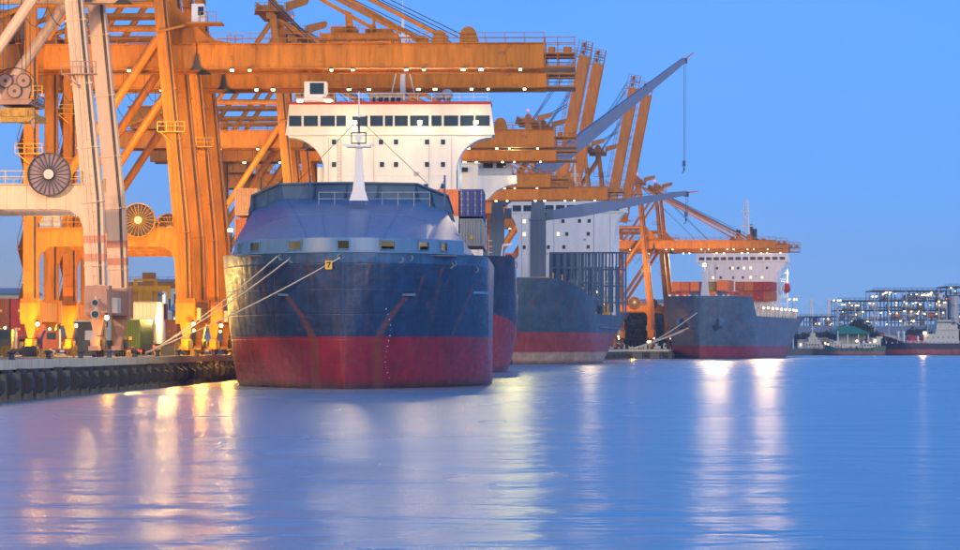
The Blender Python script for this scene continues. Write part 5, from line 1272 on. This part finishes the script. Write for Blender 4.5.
# process plant: steel frames with vessels and pipes
def plant(px0, px1, ytop, D, levels, label, seed, dense=1.0, depth=34):
    r = random.Random(seed); x0, x1 = W(px0,0,D).x, W(px1,0,D).x; H = HZ(ytop, D)-QG; t = thing('process_unit', (x0, D, QG), 0, label, 'process plant'); Wd = x1-x0
    nb = max(2, round(Wd/7))
    for yy in (0, depth/2, depth):
        for i in range(nb+1):
            x = Wd*i/nb; MB().box(x-.3, x+.3, yy-.3, yy+.3, 0, H*(1 if (i*7+int(yy)) % 5 else .85)).build('column', 'grey' if i % 3 == 0 else 'dark', t)
    for l_ in range(1, levels+1):
        z = H*l_/levels; b = MB()
        for yy in (0, depth/2, depth): b.box(0, Wd, yy-.25, yy+.25, z-.8, z-.1)
        for i in range(nb+1): b.box(Wd*i/nb-.2, Wd*i/nb+.2, 0, depth, z-.75, z-.2)
        b.box(.4, Wd-.4, 2, depth-2, z-.12, z-.05) if r.random() < .5 else None
        b.rail([(0, -.2, z-.1), (Wd, -.2, z-.1)], 1.4, 3.4, .1); b.build('floor_level', 'dark', t)
    for i in range(int(nb*levels*.55*dense)):
        x = r.uniform(1, Wd-3); l_ = r.randrange(levels); z = H*l_/levels; yy = r.uniform(0, 10); rr_ = r.uniform(.8, 2.0); hh = H/levels*r.uniform(.5, .95)
        b = MB(); 
        if r.random() < .5: b.lathe((x, yy, z), [(.1, 0), (rr_*.8, .2), (rr_, .6), (rr_, hh-.5), (rr_*.7, hh-.1), (.1, hh)], 10)
        else: b.lathe((x, yy, z+rr_+.6), [(.1, 0), (rr_*.9, .4), (rr_, .8), (rr_, 5), (rr_*.9, 5.4), (.1, 5.8)], 10, 'x').box(x+.8, x+1.2, yy-rr_*.7, yy+rr_*.7, z, z+1.2).box(x+4.4, x+4.8, yy-rr_*.7, yy+rr_*.7, z, z+1.2)
        b.build('vessel', r.choice(['steel', 'grey', 'whited', 'slate', 'orange2']), t)
    b = MB()
    for i in range(int(14*dense)):
        z = r.uniform(2, H*.95); x_ = r.uniform(0, Wd*.5); x2 = x_+r.uniform(5, Wd*.5); yy = r.uniform(-.5, 8); b.tube((x_, yy, z), (x2, yy, z), r.uniform(.15, .4), 6); b.tube((x2, yy, z), (x2, yy, z-r.uniform(2, H*.3)), .25, 6)
    for i in range(nb): b.beam((Wd*i/nb, -.1, 0), (Wd*(i+1)/nb, -.1, H/levels), .22, .22) if r.random() < .6 else None
    b.build('pipework', 'roofg', t)
    b = MB()
    for i in range(int(nb*levels*.75*dense)):
        x = r.uniform(0, Wd); z = H*(r.randrange(levels)+r.uniform(.4,.8))/levels; q = r.uniform(.18,.48); b.box(x-q, x+q, -.9, -.3, z, z+q)
    b.build('lamp_row', 'lampy', t)
    return t
plant(838, 877, 300, 1850, 5, 'lower steel process unit left of the tall one on the far bank', 5, 2.2)
plant(873, 950, 290, 1880, 6, 'tall steel process unit crowded with pipes and lamps on the far bank', 6, 2.2)
plant(945, 985, 286, 1900, 7, 'rightmost steel process unit with pale tower at the photo edge', 7, 2.0)
plant(800, 838, 316, 1950, 2, 'low pipe rack reaching left from the process plant', 8, 1.6)
ch = thing('chimney', (W(953.5,0,1800).x, 1800, QG), 0, 'pale round process tower at the right edge', 'tower')
b = MB(); b.tube((0,0,0), (0,0,HZ(296,1800)-QG), 3.4, 16, 3.2).build('shell', 'grey', ch)
for z in (10, 18, 26): b = MB(); b.lathe((0,0,z), [(4.4, 0), (4.4, .3)], 16); b.build('platform', 'steel', ch)
st = thing('chimney', (W(949,0,1700).x, 1700, QG), 0, 'thin dark funnel pipe above the black ship bridge', 'chimney'); MB().tube((0,0,0), (0,0,HZ(300,1700)-QG), 1.0, 10, .9).build('shell', 'dark', st); MB().tube((0,0,HZ(300,1700)-QG), (0,0,HZ(298,1700)-QG), 1.2, 10).build('rim', 'red', st)
# long low sheds and wall on the far bank
for px0, px1, D, h, wl, rf, l, nw_ in ((800, 872, 1760, 8, 'cream', 'roofg', 'long low cream shed behind the grey boat on the far bank', 14), (872, 940, 1750, 8, 'cream', 'roofg', 'long cream shed below the process plant', 12), (862, 884, 1715, 9, 'red', 'roofg', 'low red shed right of the trees on the far bank', 5), (930, 1000, 1740, 9, 'cream', 'roofg', 'cream shed at the right edge behind the black ship bridge', 10)):
    shed(W(px0,0,D).x, W(px1,0,D).x, D, h, wl, rf, l, 20, nw_)
pv = thing('pavilion', (W(852,0,1675).x, 1675, QG), 0, 'open pavilion with green hipped roof on the far bank', 'pavilion')
hw_ = 10.2; z0_, z1_ = HZ(334, 1675)-QG, HZ(326, 1675)-QG
b = MB(); b.add([(-hw_,-6,z0_),(hw_,-6,z0_),(hw_,8,z0_),(-hw_,8,z0_),(-hw_*.75,1,z1_),(hw_*.1,1,z1_)], [(0,1,5,4),(1,2,5),(2,3,4,5),(3,0,4),(3,2,1,0)]); b.build('roof', 'rgreen', pv)
for x in (-8.5, -3, 3, 8.5): MB().box(x-.3, x+.3, -5, -4.5, 0, z0_).build('post', 'whited', pv)
MB().box(-8, 8, 2, 6, 0, z0_-.2).build('wall', 'cream', pv)
# far cable-stayed bridge
bg_ = thing('cable_stayed_bridge', (W(820,0,3200).x, 3200, 0), 0, 'faint cable stayed bridge with two pale pylons on the horizon', 'bridge')
x0, x1 = W(811.5,0,3200).x-W(820,0,3200).x, W(829,0,3200).x-W(820,0,3200).x; zb_ = HZ(316, 3200); zt_ = HZ(300, 3200)
for x in (x0, x1):
    b = MB(); b.beam((x-3, 0, 0), (x-.5, 0, zt_), 2, 2, 1.4, 1.4).beam((x+3, 0, 0), (x+.5, 0, zt_), 2, 2, 1.4, 1.4).box(x-2, x+2, -.8, .8, zt_-.5, zt_+2); b.build('pylon', 'whited', bg_)
MB().box(-90, 30, -6, 6, zb_-2, zb_).build('deck', 'grey', bg_)
b = MB()
for x in (x0, x1):
    for k in range(1, 6): b.tube((x, 0, zt_), (x-k*3.6, 0, zb_), .12, 4).tube((x, 0, zt_), (x+k*3.6, 0, zb_), .12, 4)
b.build('cable', 'grey', bg_)
for k in range(8): MB().box(-85+k*15, -83+k*15, -3, 3, -2, zb_-2).build('pier', 'grey', bg_)

# ships on the right
def small_hull(root, L, B, z_bow, z_mid, mname, zr, low, top, flip=1, z_st=None):
    z_st = z_st or z_mid+1
    b = MB(); n_ = 26; V = []; rows_ = (-1, 0, .12, .35, .6, .85, 1)
    for s in (-1, 1):
        for i in range(n_+1):
            u = i/n_; zt_ = z_bow+(z_mid-z_bow)*min(1, u/.16)**1.2 if u < .75 else z_mid+(z_st-z_mid)*min(1, (u-.75)/.1)
            for q in rows_:
                z = q*zt_ if q >= 0 else -1; qq = max(0, q); rk = (1-qq)*L*.035
                x = rk+(L-rk*1.6)*u; e = .16+.08*(1-qq); h = B/2*max(0, 1-(1-min(1, u/e))**1.8)**.8*(1-.35*max(0, (u-.82)/.18)**2)
                V.append((x*flip, s*h, z))
    m_ = len(rows_); F = []
    for s in (0, 1):
        for i in range(n_):
            for j in range(m_-1): a = s*(n_+1)*m_+i*m_+j; F.append((a, a+m_, a+m_+1, a+1))
    for i in range(n_): a, c = i*m_+m_-1, (n_+1)*m_+i*m_+m_-1; F.append((a, a+m_, c+m_, c))
    for j in range(m_-1): a, c = n_*m_+j, (n_+1)*m_+n_*m_+j; F.append((a, a+1, c+1, c))
    b.add(V, F); hull_mat(mname, top, low, zr, L=40, rough=.5); return b.build('hull', mname, root)
# black tanker
D5 = 1610; x5 = W(880.5,0,D5).x
s5 = thing('tanker_ship', (x5, D5, 0), 0, 'black hulled tanker with red deck tanks and white bridge at the right edge', 'ship')
def X5(px): return W(px,0,D5).x-x5
small_hull(s5, 78, 15, HZ(335, D5), HZ(343.5, D5), 'tanker_hull_black', 3.3, (.32,.06,.05), (.012,.018,.035))
zz = HZ(343.5, D5)
b = MB(); x0, x1 = X5(934), X5(957); b.box(x0, x1, -6, 6, zz, HZ(330, D5)).box(X5(922), x0, -6, 6, zz, HZ(334, D5)).box(X5(935), X5(956), -5.5, 5.5, HZ(330, D5), HZ(325, D5)).box(X5(936), X5(950), -5, 5, HZ(325, D5), HZ(320, D5)); b.box(X5(934), X5(958), -6.6, 6.6, HZ(330, D5), HZ(329.4, D5)); o5 = b.build('superstructure', 'cream', s5)
for k in range(8):
    b = MB(); x = X5(936.5+k*1.7); b.box(x, x+.6, -5.1, -4.9, HZ(323.5, D5), HZ(321.5, D5)); b.build('window', 'glassd', o5)
for k in range(6):
    b = MB(); x = X5(926+k*5); b.box(x, x+.6, -6.1, -5.9, HZ(338, D5), HZ(336.8, D5)); b.build('window', 'glassd', o5)
for xa, xb in ((906, 918), (919, 931)):
    b = MB(); b.lathe((X5(xa), -3, zz+2.0), [(.2, 0), (1.8, .8), (2.2, 1.6), (2.2, X5(xb)-X5(xa)-1.6), (1.8, X5(xb)-X5(xa)-.8), (.2, X5(xb)-X5(xa))], 12, 'x'); b.build('deck_tank', 'red', s5)
b = MB(); b.box(X5(905), X5(932), -5.8, 5.8, zz, zz+1.4).prism([(X5(905), zz+1.4), (X5(932), zz+1.4), (X5(928), zz+3.8), (X5(908), zz+4.6)], 'y', -1, 5); b.build('deck_house', 'red', s5)
for px, yt in ((902.5, 331), (916.5, 336), (950, 334), (897, 331)):
    b = MB(); b.tube((X5(px), -5.4, zz), (X5(px), -5.4, HZ(yt, D5)), .55, 8, .4).box(X5(px)-1, X5(px)+1, -5.6, -5.2, HZ(yt, D5)-1, HZ(yt, D5)-.7); b.build('vent_mast', 'whited', s5)
b = MB(); b.prism([(X5(893), HZ(340, D5)), (X5(906), HZ(341, D5)), (X5(905), HZ(343, D5)), (X5(894), zz)], 'y', -4, 4).rail([(X5(884), -5, HZ(336, D5)), (X5(900), -6.5, HZ(341, D5))], 1.3, 2, .1); b.build('fore_gear', 'cream', s5)
b = MB(); b.rail([(X5(905), -7, zz), (X5(960), -7, zz)], 1.3, 2.2, .09).build('railing', 'whited', s5)
b = MB(); b.mi(0).box(X5(923)-.4, X5(923)+.4, -6.6, -6.2, HZ(334, D5), HZ(330, D5)).mi(1).box(X5(923)-.9, X5(923)+.9, -7.2, -6.6, HZ(334, D5), HZ(332, D5)); b.build('deck_light', ['dark', 'lampy'], s5)
q = W(923, 333, D5-9); spot(q, q+Vector((0,-50,-6)), 16000, (1, .5, .2), 160, .8)
# green tug / river boat
D6 = 1600; x6 = W(824.5,0,D6).x
s6 = thing('river_boat', (x6, D6, 0), 0, 'green river boat with tyre fenders lying in front of the far bank', 'boat')
def X6(px): return W(px,0,D6).x-x6
small_hull(s6, 32.5, 9, HZ(344.5, D6), HZ(348, D6), 'boat_hull_green', 2.0, (.30,.10,.07), (.02,.14,.10))
b = MB(); b.box(X6(830), X6(860), -3.2, 3.2, HZ(347.5, D6), HZ(344, D6)).box(X6(833), X6(842), -2.6, 2.6, HZ(344, D6), HZ(341, D6)); b.build('deck_house', 'cream', s6)
b = MB(); b.box(X6(862), X6(880), -3.6, 3.6, HZ(348, D6), HZ(343, D6)).box(X6(872), X6(880), -3.2, 3.2, HZ(343, D6), HZ(338.5, D6)).box(X6(876), X6(882), -2.8, 2.8, HZ(338.5, D6), HZ(336.5, D6)); o6 = b.build('wheelhouse', 'cream', s6)
for k in range(6): x = X6(863.5+k*2.8); MB().box(x, x+.7, -3.75, -3.6, HZ(346, D6), HZ(344.5, D6)).build('window', 'glassd', o6)
for k in range(8):
    x = X6(836+k*5); b = MB(); b.lathe((x, -4.6, HZ(350, D6)+.2), [(.75, 0), (.75, .35)], 12, 'y'); b.build('tyre_fender', 'rubber', s6)
b = MB(); b.tube((X6(838), 0, HZ(344, D6)), (X6(838), 0, HZ(331, D6)), .2, 6).build('mast', 'whited', s6)
b = MB(); b.ball((X6(856), -3.4, HZ(341, D6)), .55, 6).ball((X6(874), -3.9, HZ(341, D6)), .4, 6); b.build('deck_lamp', 'lampy', s6)
# grey boat by the far ship
D7 = 1625; x7 = W(796.5,0,D7).x
s7 = thing('work_boat', (x7, D7, 0), 0, 'grey work boat with crowded cream deck between the far ship and green boat', 'boat')
def X7(px): return W(px,0,D7).x-x7
small_hull(s7, 18.5, 8, HZ(348, D7), HZ(349, D7), 'boat_hull_dark', 1.0, (.12,.05,.04), (.05,.055,.07))
b = MB(); b.box(X7(804), X7(820), -3, 3, HZ(349, D7), HZ(342, D7)).box(X7(808), X7(817), -2.6, 2.6, HZ(342, D7), HZ(337, D7)).box(X7(810), X7(815), -2.2, 2.2, HZ(337, D7), HZ(333, D7)); o7 = b.build('deck_house', 'cream', s7)
for k in range(5): x = X7(805.5+k*2.9); MB().box(x, x+.7, -3.12, -3, HZ(345.5, D7), HZ(344, D7)).build('window', 'glassd', o7)
b = MB(); b.tube((X7(812.5), 0, HZ(333, D7)), (X7(812.5), 0, HZ(326, D7)), .2, 6).box(X7(812.5)-1.2, X7(812.5)+1.2, -.1, .1, HZ(329, D7), HZ(328.5, D7)); b.build('mast', 'whited', s7)
b = MB(); b.rail([(X7(799), -3.2, HZ(349, D7)), (X7(824), -3.4, HZ(349.5, D7))], 1.3, 1.4, .08).build('railing', 'cream', s7)
def clutter(root, x0, x1, hw, z, n, seed, hmax=3.0):
    r = random.Random(seed)
    for k in range(n):
        x = r.uniform(x0, x1); y = r.uniform(-hw, -hw*.3); h = r.uniform(.6, hmax); kind = r.random(); b = MB()
        if kind < .4: b.box(x-.5, x+.5, y-.4, y+.4, z, z+h*.6).box(x-.6, x+.6, y-.5, y+.5, z+h*.6, z+h*.6+.12)
        elif kind < .7: b.tube((x, y, z), (x, y, z+h*1.4), .1, 5).tube((x, y, z+h*1.4), (x+.8, y, z+h*1.1), .07, 4)
        else: b.lathe((x, y, z), [(.5, 0), (.35, h*.3), (.35, h*.5), (.55, h*.6)], 8)
        b.build('deck_gear', r.choice(['cream', 'whited', 'orange2', 'grey', 'steel', 'dark', 'red']), root)
clutter(s5, X5(884), X5(934), 6.5, zz, 34, 21, 3.4); clutter(s5, X5(936), X5(956), 5, HZ(325, D5), 10, 22, 2.6)
clutter(s6, X6(829), X6(862), 3.8, HZ(348, D6), 22, 23, 2.6); clutter(s6, X6(862), X6(880), 3, HZ(343, D6), 8, 24, 2.4)
clutter(s7, X7(799), X7(826), 3.2, HZ(349, D7), 20, 25, 3.2); clutter(s7, X7(806), X7(818), 2.6, HZ(342, D7), 8, 26, 3)
# small sheds, tanks and stacks on the far wharf
for k, (px, w_, h_, c_) in enumerate(((806, 9, 4, 'cream'), (818, 12, 5, 'grey'), (828, 7, 4, 'cream'), (876, 10, 5, 'cream'), (890, 14, 4, 'grey'), (905, 9, 6, 'cream'), (919, 11, 4, 'orange2'))):
    t = thing('wharf_hut', (W(px,0,1672).x, 1672, 3.4), 0, ['cream hut just right of the far ship on the wharf','long grey hut behind the grey boat','small cream hut left of the green roof','cream hut right of the green roof behind the boat wheelhouse','low grey hut above the black ship bow','taller cream hut behind the black ship foremast','orange hut behind the red deck tanks'][k], 'hut')
    MB().box(-w_/2, w_/2, 0, 6, 0, h_).build('wall', c_, t); MB().prism([(-w_/2-.4, h_), (w_/2+.4, h_), (w_/2-.6, h_+1.3), (-w_/2+.6, h_+1.3)], 'y', -.5, 6.5).build('roof', 'roofg', t)
    for j in range(3): MB().box(-w_/2+w_*(j+.5)/3-.6, -w_/2+w_*(j+.5)/3+.6, -.08, 0, h_*.35, h_*.75).build('window', 'litwin' if (k+j) % 3 == 0 else 'glassd', t)
# far quay: shed, small cars, lamp
fq = thing('lamp_mast', (W(648,0,1160).x, 1176, QG), 0, 'short quay lamp standing by the far orange crane legs', 'lamp mast')
fq.location = (W(649,0,1172).x, 1172, QG); MB().tube((0,0,0), (0,0,HZ(341,1172)-QG), .2, 6).build('pole', 'steel', fq)
b = MB(); b.mi(0).box(-.7, .7, -.5, .5, HZ(341,1172)-QG, HZ(341,1172)-QG+.4).mi(1).box(-.7, .7, -.75, -.1, HZ(341,1172)-QG-.7, HZ(341,1172)-QG); b.build('lamp', ['dark', 'lampy'], fq)
shed(W(560,0,1500).x, W(665,0,1500).x, 1500, 13, 'cream', 'roofg', 'long pale shed behind the trees at the far quay', 20, 12)
shed(W(640,0,1700).x, W(668,0,1700).x, 1700, 26, 'cream', 'roofg', 'pale warehouse above the trees left of the far bow', 20, 6)

b = MB(); r = random.Random(3)
for k in range(5000):
    x = r.uniform(-700, 1600); y = 4000+r.uniform(-60, 60); hgt = 9+5*mnoise.noise(Vector((x*.012, 0, 0)))+3*mnoise.noise(Vector((x*.06, 1, 0))); z = QZ+abs(r.random())*hgt; s_ = r.uniform(2, 5)
    b.add([(x-s_, y, z-s_*.5), (x, y-s_*.4, z+s_*.9), (x+s_, y, z-s_*.4), (x, y+s_*.5, z-s_*.6)], [(0,1,2,3)])
o = b.build('distant_woods', 'leafd', fix=False); o['kind'] = 'stuff'; tag(o, 'low dark line of distant woods along the horizon', 'woods')

# ------------------------------------------------------------ lamps of the port, and added lights without fixtures
LOWC = (1.0, .46, .04)
for x, y, z, P in ((qx(418)+2.5, 414, 6.5, 5200), (qx(450)+2.5, 445, 6.5, 5200), (qx(418)-20, 414, 6.5, 5500), (qx(450)-20, 446, 6.5, 5500), (qx(340)+1.8, 337, 6, 700), (60, 1178, 8, 6000)):
    point((x, y, z), P, LOWC, .5)
# spots without fixtures, added ahead of the cranes to light their near faces
for x, y, z, P in ((qx(418)-10, 404, 36, 20000), (qx(450)-10, 438, 38, 14000), (qx(418)+22, 408, 34, 5000), (qx(586)-10, 572, 38, 22000), (qx(629)+10, 612, 38, 16000), (qx(434)-12, 400, 13, 12000),
                   (-32, 700, 36, 18000), (-10, 765, 37, 20000), (28, 950, 40, 34000), (60, 1180, 34, 34000), (92, 1185, 36, 18000), (qx(436)+3, 392, 14, 9000)):
    spot((x, y, z), (x, y+30, z-4), P*.8, SODIUM, 150, .5)
point((qx(392)+1.5, 392, 9), 2500, SODIUM, .5)
for q_, P_ in (((qx(418)-11, 400, 10), 9000), ((qx(470)-11, 474, 9), 9000), ((-72, 545, 15), 30000), ((W(143,0,458).x, 458, 9.5), 3000)): point(q_, P_, SODIUM, .5)  # added for the golden glow on apron, stacks and box truck
spot((-40.8, 352, 11), (-28, 366, 7), 7000, SODIUM, 85, .5)  # added spot, warms the left side of the big hull
point((qx(375)-1.5, 375, 11), 3800, SODIUM, .5)  # added above the apron to brighten the quay edge
point((-52, 300, 13), 7000, SODIUM, .5)  # added out of view, also for the quay edge
# added flood mast, unseen left of the view, put in to light the pale crane
fm = thing('added_flood_mast', (-78, 285, QG), 0, 'added tall flood mast outside the frame, put in to light the pale crane', 'flood mast')
MB().tube((0,0,0), (0,0,30), .4, 8, .25).build('pole', 'steel', fm); MB().box(-2, 2, -.4, .4, 30, 30.5).build('crossarm', 'steel', fm)
for xx in (-1.4, 1.4): MB().box(xx-.5, xx+.5, .3, .6, 29.2, 30).build('lamp', 'lampw', fm)
spot((-78, 286.5, 32), (-48, 345, 24), 170000, (1, .64, .32), 80, 1.0)

hzb = MB(); hzb.box(-2300, 3300, -40, 4300, -5, 135)
hm = bpy.data.materials.new('haze'); hm.use_nodes = True; hn = hm.node_tree; hn.nodes.clear()
ho = hn.nodes.new('ShaderNodeOutputMaterial'); hp = hn.nodes.new('ShaderNodeVolumePrincipled'); hn.links.new(hp.outputs[0], ho.inputs['Volume'])
hp.inputs['Color'].default_value = (.8,.87,1,1); hp.inputs['Density'].default_value = .00010; hp.inputs['Anisotropy'].default_value = .2
ho_ = hzb.build('haze', hm); ho_['kind'] = 'stuff'; tag(ho_, 'thin bluish evening haze over the river and port', 'haze')
SC.cycles.volume_bounces = 0; SC.cycles.volume_max_steps = 64
